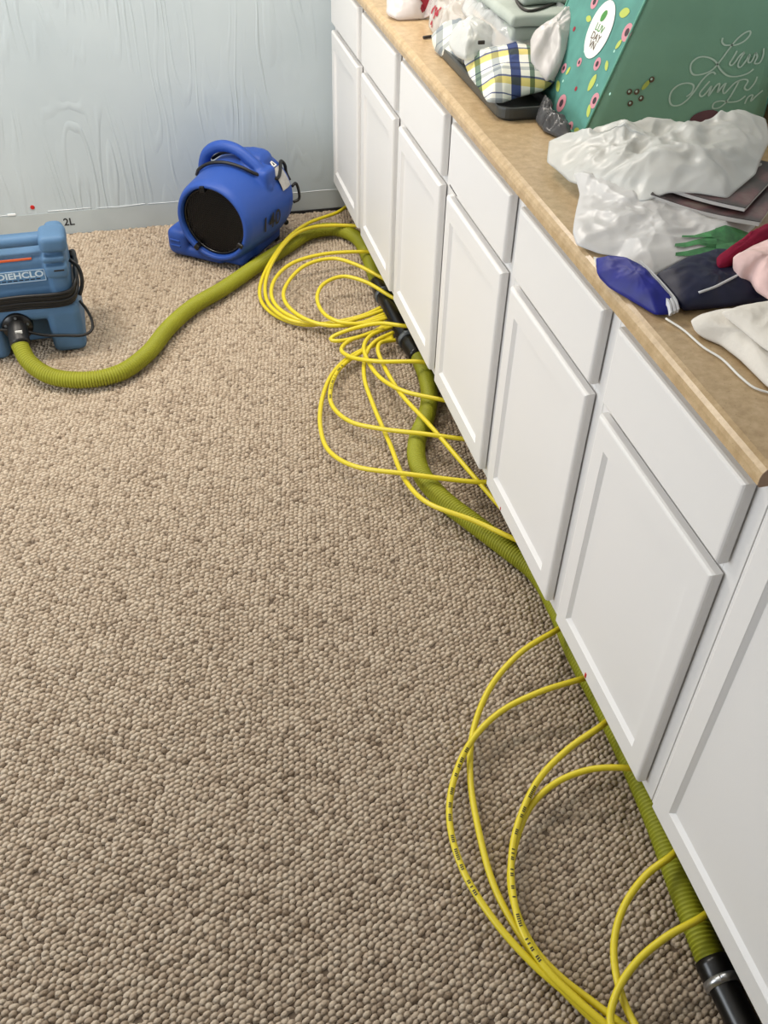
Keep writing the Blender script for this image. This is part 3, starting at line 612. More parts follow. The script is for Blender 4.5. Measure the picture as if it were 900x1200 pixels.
def cabinet(name, ya, yb, z1, label, openings, cat='cabinet'):
    """ya is the side nearer the back wall (larger y)"""
    c = empty(name, (0, (ya+yb)/2, 0)); off = (ya+yb)/2
    def sh(o): o.location.y -= off; return o
    bm = bmesh.new(); e = 0.0004
    box(bm, XF+0.019, XB, ya-0.016-e, ya-e, 0.0, z1); box(bm, XF+0.019, XB, yb+e, yb+0.016+e, 0.0, z1)
    box(bm, XF+0.019, XB, yb+0.016+e, ya-0.016-e, 0.105, 0.121); box(bm, XB-0.008, XB, yb+0.016+e, ya-0.016-e, 0.121, z1)
    # sides are notched for the toe space
    for v in bm.verts:
        if v.co.z < 0.01 and v.co.x < 0.2: v.co.x = 0.098
    sh(obj('carcass', bm, M_WHITE, c))
    bm = bmesh.new(); s = 0.040
    box(bm, XF, XF+0.0185, ya-s, ya-e, 0.105, z1, 0.0008, 1); box(bm, XF, XF+0.0185, yb+e, yb+s, 0.105, z1, 0.0008, 1)
    for za, zb in openings: box(bm, XF+0.0002, XF+0.0183, yb+s, ya-s, za, zb)
    sh(obj('face_frame', bm, M_WHITE, c))
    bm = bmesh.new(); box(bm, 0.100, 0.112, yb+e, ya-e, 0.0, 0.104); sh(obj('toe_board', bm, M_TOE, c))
    tag(c, label, cat, 'white cabinets along the wall')
    return c, sh
ordw = ['farthest white base cabinet, against the pale blue wall', 'second white base cabinet from the pale blue wall', 'third white base cabinet from the pale blue wall',
        'fourth white base cabinet from the blue wall, painted gap shade on its drawer', 'fifth white base cabinet, a tiny red speck on its lower door rail', 'nearest white base cabinet, below the end of the beige counter']
Y00 = 0.0136
GAP_SHADE = [(-1.468, 0.7180), (-1.525, 0.7150), (-1.527, 0.7170), (-1.469, 0.7215)]  # dark strip painted in for the shaded slit along the drawer's lower edge
for i in range(1, 7):
    yr = Y00-i*PW; yl = yr+DW
    gap = (PW-DW)/2
    ya = min(yl+gap, -0.002) if i > 1 else -0.003
    c, sh = cabinet('base_cabinet', ya, yr-gap, 0.879, ordw[i-1], [(0.105, 0.143), (0.672, 0.719), (0.845, 0.879)])
    dr = sh(drawer_front(yr, yl, ZE, ZD, c))
    dd = sh(door(yr, yl, ZB, ZT, c))
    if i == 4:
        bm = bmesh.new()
        a = [bm.verts.new((x, yy, zz)) for x in (-0.0006, 0.0006) for yy, zz in GAP_SHADE]
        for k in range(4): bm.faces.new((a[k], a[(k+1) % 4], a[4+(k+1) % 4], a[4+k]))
        bm.faces.new(a[:4]); bm.faces.new(a[4:]); obj('painted_gap_shade', bm, M_INKSHADE, dr)
    if i == 5:
        bm = bmesh.new(); box(bm, -0.0008, 0.0004, -2.023, -2.019, 0.139, 0.147); sp = obj('red_speck', bm, M_RED, dd)
    if i == 6:
        bm = bmesh.new(); box(bm, -0.0010, 0.0004, -2.546, -2.540, 0.139, 0.151); obj('red_speck', bm, M_RED, dd)
YE = Y00-6*PW-(PW-DW)/2
c, sh = cabinet('tall_cabinet', YE-0.001, YE-0.47, 2.15, 'tall white cabinet with long panelled door beyond the counter end', [(0.105, 0.155), (2.06, 2.15)])
sh(door(YE-0.455, YE-0.026, 0.138, 2.09, c, 0.047, 0.054))

# ------------------------------------------------------------------ counter
CZ0, CZ1, CXF = 0.8797, 0.912, -0.006
ct = None
def counter():
    prof = [(0.03, CZ0), (CXF+0.004, CZ0), (CXF, CZ0+0.004), (CXF, CZ1-0.016), (CXF+0.002, CZ1-0.009), (CXF+0.007, CZ1-0.003), (CXF+0.014, CZ1), (XR-0.024, CZ1), (XR-0.024, CZ0)]
    y0, y1 = YE+0.0005, -0.0022
    bm = bmesh.new()
    A = [bm.verts.new((x, y0, z)) for x, z in prof]; B = [bm.verts.new((x, y1, z)) for x, z in prof]
    n = len(prof)
    for k in range(n): bm.faces.new((A[k], A[(k+1) % n], B[(k+1) % n], B[k]))
    bm.faces.new(A); bm.faces.new(B[::-1])
    root = obj('countertop', bm, M_COUNTER)
    tag(root, 'speckled beige laminate countertop running over the white cabinets', 'countertop')
    bm = bmesh.new(); box(bm, XR-0.023, XR-0.002, y0, y1, CZ0, CZ1+0.10, 0.003); obj('backsplash', bm, M_COUNTER, root)
    bm = bmesh.new(); A = [bm.verts.new((x, y0, z)) for x, z in prof[:-2]+[(0.4, CZ1), (0.4, CZ0)]]; B = [bm.verts.new((v.co.x, y0-0.0008, v.co.z)) for v in A]
    n = len(A)
    for k in range(n): bm.faces.new((A[k], A[(k+1) % n], B[(k+1) % n], B[k]))
    bm.faces.new(A); bm.faces.new(B[::-1]); o = obj('end_cap', bm, M_ENDCAP, root)
    return root
counter()

# ------------------------------------------------------------------ hoses, manifolds, tubes
def hose(P, name, label):
    pitch = 0.0078; path = catmull(P, pitch/4)
    for p in path: p.z = max(p.z, 0.0272)
    rr = [0.0262, 0.0254, 0.0216, 0.0252]
    bm = bmesh.new(); sweep(bm, path, lambda i: rr[i % 4], 20)
    o = obj(name, bm, M_HOSE, None, True); tag(o, label, 'hose', 'ribbed vacuum hoses'); return o
hose(HOSE_A, 'ribbed_hose', 'ribbed olive-yellow hose curving from the steel-blue machine past the royal blue blower')
hose(HOSE_B, 'ribbed_hose', 'ribbed olive-yellow hose lying along the cabinet toe space towards the camera')
def manifold(P, label, ports):
    path = [Vector(p) for p in P]
    for p in path: p.z = 0.031
    path = catmull(path, 0.01); n = len(path)
    root = empty('hose_manifold', path[n//2]-Vector((0, 0, 0.031)))
    off = root.location
    def rad(i):
        t = i/(n-1)
        return 0.0295 if (t < 0.16 or t > 0.84) else 0.0265
    bm = bmesh.new(); sweep(bm, [p-off for p in path], rad, 24); obj('pipe', bm, M_BLACKGLOSS, root, True)
    fr = frames(path)
    for t, m in ((0.2, M_CLAMPGREY), (0.8, M_CLAMPGREY)) if ports == 'a' else ((0.22, M_CLAMP), (0.8, M_CLAMP)):
        i = int(t*(n-1)); p = path[i]-off; d = fr[i][0]
        bm = bmesh.new(); sweep(bm, [p-d*0.007, p+d*0.007], 0.0312, 24); obj('clamp', bm, m, root, True)
        bm = bmesh.new(); sweep(bm, [p+Vector((-0.012, 0, 0.030)), p+Vector((0.014, 0, 0.030))], 0.006, 8); obj('clamp_screw', bm, m, root, True)
    tag(root, label, 'manifold', 'black hose manifolds')
    return root
manifold(MANIFOLD_A, 'black pipe manifold feeding a fan of yellow tubes under the third cabinet', 'a')
manifold(MANIFOLD_B, 'black pipe manifold with a shiny clamp at the bottom right corner', 'b')
TR = 0.0066
LA = ['yellow tube making the outermost wide loop, ending nearest the blue wall', 'yellow tube of the second widest loop beside the outermost one', 'yellow tube whose loop ends under the second cabinet door edge',
 'yellow tube with an oval loop raised over the carpet beside the small loop', 'yellow tube bent in the smallest round loop above the manifold', 'yellow tube folded in a tight hairpin across the manifold ports',
 'yellow tube bent back in a short curve just below the hairpin', 'yellow tube curling down and across the hose top under the fourth cabinet', 'yellow tube in an inner long bend crossing the hose under the fourth cabinet',
 'yellow tube in the outer long bend reaching far left onto the carpet', 'yellow tube sagging across the carpet and along the ribbed hose to the fifth cabinet', 'yellow tube running almost straight diagonally to the fifth cabinet']
LB = ['yellow tube of the front bundle ending farthest up, under the nearest base cabinet corner', 'printed yellow tube forming the leftmost arc of the front bundle', 'printed yellow tube forming the inner arc of the front bundle',
 'yellow tube of the front bundle with a flat top arc below the inner arc', 'yellow tube arching upright over the hose near the bottom right', 'yellow tube arching lowest and closest to the shiny clamped manifold']
def prints(path, s0, s1, parent, seed, fl=1.0):
    r = random.Random(seed); bm = bmesh.new(); fr = frames(path)
    i = int(s0*len(path)); end = int(s1*len(path))
    camdir = Vector((-0.1, -0.62, 0.78)).normalized()
    while i < end:
        run = r.randint(3, 8)
        for k in range(i, min(end, i+run)):
            if r.random() < 0.22: continue
            t = fr[k][0]; nrm = (camdir-t*camdir.dot(t)).normalized(); b = t.cross(nrm)
            vs = []
            for du, dv in ((-0.0013, -0.42), (0.0013, -0.42), (0.0013, 0.42), (-0.0013, 0.42)):
                dd = (nrm*math.cos(dv)+b*math.sin(dv)).normalized()
                vs.append(bm.verts.new(path[k]+t*du+dd*(TR+0.0006)))
            bm.faces.new(vs)
        i += run+r.randint(2, 6)
    obj('printed_marking', bm, M_PRINT, parent)['kind'] = 'stuff'
def tubes(L, labels, group, pr):
    for k, P in enumerate(L):
        P = [(x, y, max(z, TR+0.0015)) for x, y, z in P]
        if True:
            # free end bends into the toe space
            e = Vector(P[0]); 
            if e.x > 0.088: P[0] = (0.088, e.y, e.z)
            P = [p for j, p in enumerate(P) if j == 0 or p[0] < 0.088]
        path = catmull(P, 0.004)
        bm = bmesh.new(); sweep(bm, path[::2]+([path[-1]] if len(path) % 2 == 0 else []), TR, 10)
        o = obj('yellow_tube', bm, M_TUBE, None, True)
        tag(o, labels[k], 'tube', group)
        if k in pr: prints(path, pr[k][0], pr[k][1], o, k+3)
tubes(TUBES_A, LA, 'yellow tubes at the far manifold', {8: (0.55, 0.75)})
tubes(TUBES_B, LB, 'yellow tubes at the near manifold', {1: (0.30, 0.56), 2: (0.28, 0.62)})

# ------------------------------------------------------------------ royal blue air blower
def blower():
    root = empty('air_blower', (-0.40, -0.256, 0), -0.6435)
    tag(root, 'royal blue snail-shaped air blower with black round intake, by the wall', 'blower')
    zc = 0.175
    ax = Matrix.Translation((0, 0, zc)) @ Matrix.Rotation(-PI/2, 4, 'X')     # local z -> +y
    prof = [(-0.10, 0.0), (-0.10, 0.121), (-0.186, 0.124), (-0.190, 0.131), (-0.187, 0.139), (-0.172, 0.146), (-0.165, 0.1485), (-0.10, 0.155), (0.0, 0.163), (0.09, 0.165), (0.135, 0.157), (0.168, 0.135), (0.186, 0.10), (0.192, 0.0)]
    def radius(y):
        P = prof[6:]
        for (a, r), (b, q) in zip(P, P[1:]):
            if a <= y <= b: return r+(q-r)*(y-a)/(b-a)
        return 0.15
    bm = bmesh.new()
    lathe(bm, prof, ax, 64)
    t = bmesh.new(); box(t, -0.212, -0.122, -0.178, 0.07, 0.010, 0.112, 0.026, 3); merge(bm, t); t = bmesh.new(); box(t, -0.20, 0.02, -0.172, 0.07, 0.008, 0.05, 0.018, 3); merge(bm, t)          # outlet snout
    t = bmesh.new(); box(t, -0.19, 0.095, -0.155, 0.13, 0.008, 0.048, 0.018, 3); merge(bm, t); t = bmesh.new(); box(t, -0.15, 0.105, -0.08, 0.13, 0.008, 0.085, 0.02, 3); merge(bm, t)          # foot of the housing
    t = bmesh.new(); sweep(t, catmull([(-0.135, 0.01, 0.22), (-0.135, 0.008, 0.285), (-0.105, 0.0, 0.345), (-0.05, 0, 0.376), (0.01, 0.0, 0.374), (0.065, 0.0, 0.345), (0.105, 0.0, 0.31), (0.13, 0.0, 0.25)], 0.012), 0.0205, 14); merge(bm, t)
    t = bmesh.new(); box(t, 0.085, 0.142, -0.03, 0.05, 0.22, 0.325, 0.016, 3); merge(bm, t)            # handle foot block
    t = bmesh.new(); box(t, -0.02, 0.10, 0.02, 0.13, 0.25, 0.352, 0.04, 3); merge(bm, t)               # hump behind the handle
    remeshed('housing', bm, M_BODYBLUE, root, 0.0048, 5)
    # intake grille
    g = empty('intake_grille', (0, 0, 0)); g.parent = root
    bm = bmesh.new(); lathe(bm, [(-0.158, 0.0), (-0.158, 0.1205), (-0.150, 0.1205), (-0.150, 0.0)], ax, 40); grille = obj('grille_plate', bm, M_GRILLE, root)
    bpy.data.objects.remove(g, do_unlink=True)
    bm = bmesh.new(); s = 0.0085
    k = -0.114
    while k <= 0.1141:
        h = math.sqrt(max(0, 0.118**2-k*k))
        if h > 0.012:
            box(bm, k-0.0011, k+0.0011, -0.1685, -0.1665, zc-h, zc+h)
            box(bm, -h, h, -0.1668, -0.1648, zc+k-0.0011, zc+k+0.0011)
        k += s
    obj('grille_wire', bm, M_BLACKGLOSS, grille)
    bm = bmesh.new(); lathe(bm, [(-0.172, 0.1145), (-0.172, 0.1205), (-0.160, 0.1205), (-0.160, 0.1145)], ax, 48, True); obj('grille_rim', bm, M_BLACKGLOSS, grille, True)
    for a in (100, 235, 332):
        a = math.radians(a); c = Vector((0.124*math.cos(a), 0, zc+0.124*math.sin(a)))
        t = bmesh.new(); box(t, -0.009, 0.009, -0.1955, -0.172, -0.011, 0.011, 0.003)
        bm = bmesh.new(); merge(bm, t, Matrix.Translation(c) @ Matrix.Rotation(-(a-PI/2), 4, 'Y')); obj('grille_clip', bm, M_BLACKGLOSS, grille)
    # slots moulded on the snout
    for z in (0.052, 0.072):
        bm = bmesh.new(); box(bm, -0.192, -0.150, -0.1815, -0.174, z-0.004, z+0.004, 0.003); obj('snout_rib', bm, M_BODYBLUE, root)
    # printed number and stickers on the round side
    def side(y0, phi0, d=0.006):
        def fn(u, v):
            y = y0+u; r = radius(y)+d; ph = phi0+v/0.16
            return Vector((r*math.cos(ph), y, zc+r*math.sin(ph)))
        return fn
    text_obj('painted_number', '140', 0.078, M_INKSHADE, root, side(-0.046, -0.12), 0.0009)
    def patch(name, fn, u0, u1, v0, v1, m, par=root, tri=False):
        bm = bmesh.new(); n = 6; G = []
        for i in range(n+1):
            row = []
            for j in range(n+1):
                u = u0+(u1-u0)*i/n; v = v0+(v1-v0)*j/n
                if tri: u = (u0+u1)/2+(u-(u0+u1)/2)*(1-0.9*j/n)
                row.append(bm.verts.new(fn(u, v)))
            G.append(row)
        for i in range(n):
            for j in range(n): bm.faces.new((G[i][j], G[i+1][j], G[i+1][j+1], G[i][j+1]))
        return obj(name, bm, m, par)
    patch('rating_sticker', side(0.086, 0.60, 0.0062), -0.032, 0.032, -0.044, 0.032, M_LABELG)
    w = patch('warning_sticker', side(0.086, 0.60, 0.0064), -0.017, 0.017, 0.036, 0.066, M_PAPERW, root, True)
    patch('warning_symbol', side(0.086, 0.60, 0.007), -0.005, 0.005, 0.041, 0.053, M_INKSHADE, w, True)
    # black power cord wound under the handle and hooked at the back
    R = lambda y, ph, d: (((radius(y)+d)*math.cos(math.radians(ph))), y, zc+(radius(y)+d)*math.sin(math.radians(ph)))
    cord = tube('power_cord', [R(-0.02, 150, 0.012), R(-0.045, 135, 0.012), R(-0.06, 112, 0.012), R(-0.058, 90, 0.012), R(-0.05, 70, 0.012), R(-0.035, 55, 0.012), R(0.0, 44, 0.010), R(0.03, 38, 0.009), R(0.055, 35, 0.009), R(0.09, 40, 0.009), R(0.135, 48, 0.012), R(0.165, 42, 0.014), R(0.178, 30, 0.012), R(0.175, 18, 0.01)], 0.0062, M_BLACK, root, 0.008, 8)
    tube('cord_strand', [(-0.11, 0.03, 0.31), (-0.07, 0.03, 0.335), (-0.02, 0.03, 0.347), (0.03, 0.015, 0.347)], 0.006, M_BLACK, cord, 0.008, 8)
    tube('cord_loop', [R(0.150, 12, 0.002), R(0.168, 14, 0.022), R(0.176, 4, 0.040), R(0.172, -8, 0.036), R(0.155, -12, 0.006)], 0.0055, M_BLACK, cord, 0.006, 8)
    for x, y in ((0.085, 0.115), (0.09, -0.09), (-0.15, 0.1), (-0.15, -0.13)):
        bm = bmesh.new(); lathe(bm, [(0, 0.0), (0, 0.014), (0.018, 0.016), (0.018, 0)], Matrix.Translation((x, y, 0)), 14); obj('rubber_foot', bm, M_BLACK, root, True)
    bm = bmesh.new(); lathe(bm, [(0, 0.0), (0, 0.012), (0.02, 0.010), (0.02, 0)], Matrix.Translation(R(0.12, -38, -0.006)) @ Matrix.Rotation(PI/2, 4, 'Y') @ Matrix.Rotation(0.6, 4, 'X'), 12); obj('stud', bm, M_BLACK, root, True)
blower()

# ------------------------------------------------------------------ steel blue extractor machine
def extractor():
    root = empty('hose_vacuum_machine', (-1.145, -0.742, 0), 0.02)
    tag(root, 'steel-blue plastic vacuum machine with grab handle and wound black cord', 'machine')
    bm = bmesh.new()
    def add(*a):
        t = bmesh.new(); box(t, *a); merge(bm, t)
    for s in (-1, 1):
        x0, x1 = sorted((s*0.066, s*0.168)); add(x0, x1, -0.122, 0.125, 0.0, 0.16, 0.022, 3)
        x0, x1 = sorted((s*0.098, s*0.160)); add(x0, x1, -0.112, 0.11, 0.12, 0.345, 0.022, 3)
        x0, x1 = sorted((s*0.092, s*0.172)); add(x0, x1, -0.127, -0.025, 0.340, 0.392, 0.016, 3)
        x0, x1 = sorted((s*0.092, s*0.158)); add(x0, x1, -0.128, 0.0, 0.311, 0.331, 0.006, 2)
        x0, x1 = sorted((s*0.094, s*0.160)); add(x0, x1, -0.130, 0.0, 0.262, 0.302, 0.009, 2)
    add(-0.168, 0.168, -0.118, 0.125, 0.118, 0.172, 0.022, 3)
    add(-0.150, 0.150, -0.098, 0.105, 0.15, 0.228, 0.01, 2)
    add(-0.12, 0.12, -0.095, 0.10, 0.16, 0.318, 0.016, 3)
    add(-0.075, 0.075, -0.06, 0.12, 0.02, 0.14, 0.01, 2)
    remeshed('housing', bm, M_STEEL, root, 0.0042, 3)
    bm = bmesh.new(); sweep(bm, catmull([(-0.12, -0.07, 0.366), (-0.06, -0.072, 0.366), (0.06, -0.072, 0.366), (0.12, -0.07, 0.366)], 0.02), 0.0175, 16); obj('handle', bm, M_STEEL, root, True)
    bm = bmesh.new(); box(bm, -0.093, 0.062, -0.094, -0.088, 0.3135, 0.3195, 0.001); obj('orange_strip', bm, M_ORANGE, root)
    for s in (1,):
        bm = bmesh.new(); box(bm, 0.120, 0.150, -0.1310, -0.128, 0.286, 0.291, 0.001); obj('latch_recess', bm, M_BLACK, root)
    # name plate
    fy = -0.0972
    bm = bmesh.new(); box(bm, -0.094, 0.092, fy, -0.094, 0.2445, 0.2845); lp = obj('name_plate', bm, M_LABELBLUE, root)
    bm = bmesh.new()
    for a in ((-0.092, 0.090, 0.2815, 0.2830), (-0.092, 0.090, 0.2460, 0.2475), (0.0885, 0.090, 0.2460, 0.2830), (-0.092, -0.0905, 0.2460, 0.2830)): box(bm, a[0], a[1], fy-0.0006, fy, a[2], a[3])
    obj('plate_border', bm, M_TXTWHITE, lp)
    text_obj('plate_lettering', 'IDIEHCLO', 0.027, M_TXTWHITE, lp, lambda u, v: (0.015+u*1.18, fy-0.0008, 0.268+v), 0.0008)
    bm = bmesh.new()
    for k in range(9): box(bm, -0.07+k*0.0165, -0.058+k*0.0165, fy-0.0007, fy, 0.2515, 0.2545)
    obj('plate_small_print', bm, M_INKSHADE, lp)
    # power cord wound round the waist
    P = []; turns = 6
    rr = random.Random(4)
    corners = [(-0.152, -0.115), (0, -0.121), (0.150, -0.116), (0.168, -0.09), (0.170, 0.0), (0.166, 0.10), (0.14, 0.118), (0, 0.121), (-0.14, 0.118), (-0.166, 0.10), (-0.170, 0.0), (-0.168, -0.09)]
    for tn in range(turns):
        for j, (x, y) in enumerate(corners):
            f = (tn+j/len(corners))
            k = 1.0+0.012*(tn % 3)+0.006*rr.random()
            z = 0.172+0.0078*f+(0.020 if x > 0.15 else 0.0)+0.003*rr.random()
            P.append((x*k, y*k, z))
    cord = tube('power_cord', P, 0.0058, M_BLACK, root, 0.012, 8)
    tube('cord_hank', [(0.166, -0.06, 0.285), (0.185, -0.07, 0.27), (0.192, -0.08, 0.24), (0.188, -0.09, 0.21), (0.176, -0.10, 0.185)], 0.006, M_BLACK, cord, 0.01, 8)
    tube('loose_cord', [(0.17, -0.07, 0.15), (0.186, -0.085, 0.125), (0.196, -0.10, 0.095), (0.192, -0.125, 0.074), (0.165, -0.140, 0.068), (0.11, -0.140, 0.074), (0.05, -0.137, 0.082), (0.0, -0.136, 0.10), (-0.05, -0.134, 0.112), (-0.12, -0.130, 0.12)], 0.0045, M_BLACK, cord, 0.01, 8)
    # hose port
    hx, hz = -0.024, 0.112
    Mx = Matrix.Translation((hx, -0.062, hz)) @ Matrix.Rotation(PI/2, 4, 'X')
    bm = bmesh.new(); lathe(bm, [(0, 0), (0, 0.046), (0.060, 0.046), (0.066, 0.042), (0.066, 0.0)], Mx, 32); port = obj('hose_port', bm, M_BLACKGLOSS, root, True)
    for a in range(5):
        a = a*2*PI/5+0.3
        bm = bmesh.new(); lathe(bm, [(0.064, 0), (0.064, 0.0045), (0.069, 0.004), (0.069, 0)], Mx @ Matrix.Translation((0.034*math.cos(a), 0.034*math.sin(a), 0)), 10); obj('screw', bm, M_CLAMPGREY, port)
    h0 = Vector(HOSE_A[0])-Vector((-1.145, -0.742, 0)); h1 = Vector(HOSE_A[1])-Vector((-1.145, -0.742, 0))
    bm = bmesh.new(); sweep(bm, catmull([(hx, -0.10, hz), (hx, -0.135, hz-0.004), tuple(h0.lerp(Vector((hx, -0.15, hz-0.012)), 0.5)), tuple(h0.lerp(h1, 0.10))], 0.008), 0.0305, 20); cf = obj('hose_cuff', bm, M_BLACK, root, True)
    bm = bmesh.new(); box(bm, hx-0.004, hx+0.016, -0.172, -0.168, 0.118, 0.126); obj('white_tab', bm, M_PAPERW, port)
extractor()

# ------------------------------------------------------------------ things on the counter
CT = CZ1
def lump(name, poly, h, base, m, label, cat, **kw):
    bm = bmesh.new(); pillow(bm, poly, h, base, **kw)
    o = obj(name, bm, m, None, True); tag(o, label, cat); return o
# dark tray
def tray():
    x0, x1, y0, y1 = 0.062, 0.193, -1.60, -1.12
    def rr(i, z): 
        pts = []; r = 0.03
        for cx, cy, a0 in ((x1-i-r, y1-i-r, 0), (x0+i+r, y1-i-r, 90), (x0+i+r, y0+i+r, 180), (x1-i-r, y0+i+r, 270)):
            for k in range(6):
                a = math.radians(a0+90*k/5); pts.append((cx+r*math.cos(a), cy+r*math.sin(a), z))
        return pts
    bm = bmesh.new(); prof = [(0.004, CT), (0.0, CT+0.006), (-0.0, CT+0.024), (0.001, CT+0.028), (0.006, CT+0.028), (0.010, CT+0.020), (0.012, CT+0.012)]
    R = [[bm.verts.new(p) for p in rr(i, z)] for i, z in prof]
    for A, B in zip(R, R[1:]):
        n = len(A)
        for k in range(n): bm.faces.new((A[k], A[(k+1) % n], B[(k+1) % n], B[k]))
    bm.faces.new(R[0][::-1]); bm.faces.new(R[-1])
    o = obj('serving_tray', bm, M_TRAY); tag(o, 'dark grey plastic tray under the plaid cloth on the counter', 'tray')
tray()
lump('folded_cloth', P_PLAID, 0.032, CT+0.030, M_PLAID, 'folded plaid cloth in white, navy and yellow beside the green bag', 'cloth', cr=0.006, cs=12, seed=2, pw=3.0)
lump('plastic_bag', P_FARBAG, 0.03, CT+0.001, F_PINKISH, 'white plastic bag with a red corner, farthest on the counter', 'plastic bag', cr=0.02, cs=16, seed=3)
pb = lump('plastic_bag', P_PRINTBAG, 0.03, CT+0.001, F_CLEAR, 'see-through plastic bag with dark red print beside the bedding pack', 'plastic bag', cr=0.02, cs=18, seed=4)
def bedding():
    root = empty('bedding_pack', (0.23, -1.22, CT))
    tag(root, 'grey-green folded bedding with dark zip inside a clear plastic bag', 'bedding')
    off = Vector((0.23, -1.22, CT))
    for k, (nm, x0, x1, y0, y1, z0, z1) in enumerate((('lower_fold', 0.162, 0.50, -1.37, -1.05, 1.002, 1.038), ('middle_fold', 0.152, 0.50, -1.382, -1.04, 1.040, 1.066), ('upper_fold', 0.20, 0.50, -1.31, -1.05, 1.067, 1.098))):
        t = bmesh.new(); box(t, x0-off.x, x1-off.x, y0-off.y, y1-off.y, z0-off.z, z1-off.z, 0.011, 4)
        bmesh.ops.subdivide_edges(t, edges=[e for e in t.edges if e.calc_length() > 0.1], cuts=12, use_grid_fill=True)
        for v in t.verts: v.co += Vector((noise.noise(v.co*14), noise.noise(v.co*14+Vector((9, 0, 0))), 0.5*noise.noise(v.co*14+Vector((0, 9, 0)))))*0.006
        obj(nm, t, M_BEDDING, root, True)
    tube('zip', [Vector(p)-off+Vector((0, 0, 0.001)) for p in ZIP], 0.0035, M_ZIP, root, 0.008, 6)
    bm = bmesh.new(); pillow(bm, P_CLEAR, 0.035, 0.93, cr=0.026, cs=13, seed=6, na=180, nr=36, shell=0.002)
    for v in bm.verts: v.co -= off
    obj('clear_wrapper', bm, F_CLEAR, root, True)
    bm = bmesh.new(); pillow(bm, P_BULGE, 0.03, 0.965, cr=0.012, cs=18, seed=9)
    for v in bm.verts: v.co -= off
    obj('wrapper_end', bm, F_DRAPE, root, True)
    bm = bmesh.new(); box(bm, -0.008, 0.008, -0.003, 0.003, -0.004, 0.004, 0.001)
    for v in bm.verts: v.co += Vector((0.085, -1.372, 1.012))-off
    obj('brown_tag', bm, M_ZIP, root)
bedding()
lump('folded_cloth', P_STRIPED, 0.02, CT+0.001, M_STRIPE, 'white striped cloth end showing inside the red-printed bag', 'cloth', cr=0.006, cs=16, seed=19)
lump('plastic_bag', P_WHITELUMP, 0.035, 0.965, F_PINKISH, 'white plastic bag stuffed between the plaid cloth and green bag', 'plastic bag', cr=0.012, cs=18, seed=5)
lump('plastic_bag', P_BLACKBAG, 0.015, CT+0.001, film('smoky_film', rgb(96, 96, 98), 0.15, 0.2), 'smoky grey plastic bag tucked under the green bag corner', 'plastic bag', cr=0.012, cs=30, seed=12)
# red print flecks on the two far bags
def flecks(parent, C0, n, seed, spread, size, m, name):
    r = random.Random(seed)
    dg = parent.data
    P = sorted(((v.co-Vector(C0)).length, v.index) for v in dg.vertices)
    for k in range(n):
        i = P[int(k*spread)][1]; v = dg.vertices[i]
        nn = v.normal.normalized(); t = nn.orthogonal().normalized(); b = nn.cross(t); p = v.co+nn*0.0025
        bm = bmesh.new(); a0 = r.random()*3; s = size*r.uniform(0.7, 1.3)
        vs = [bm.verts.new(p+t*(s*math.cos(a0+q)*r.uniform(0.5, 1.1))+b*(s*math.sin(a0+q)*r.uniform(0.5, 1.1))) for q in (0, 1, 2, 3, 4, 5.2)]
        bm.faces.new(vs); obj(name, bm, m, parent)

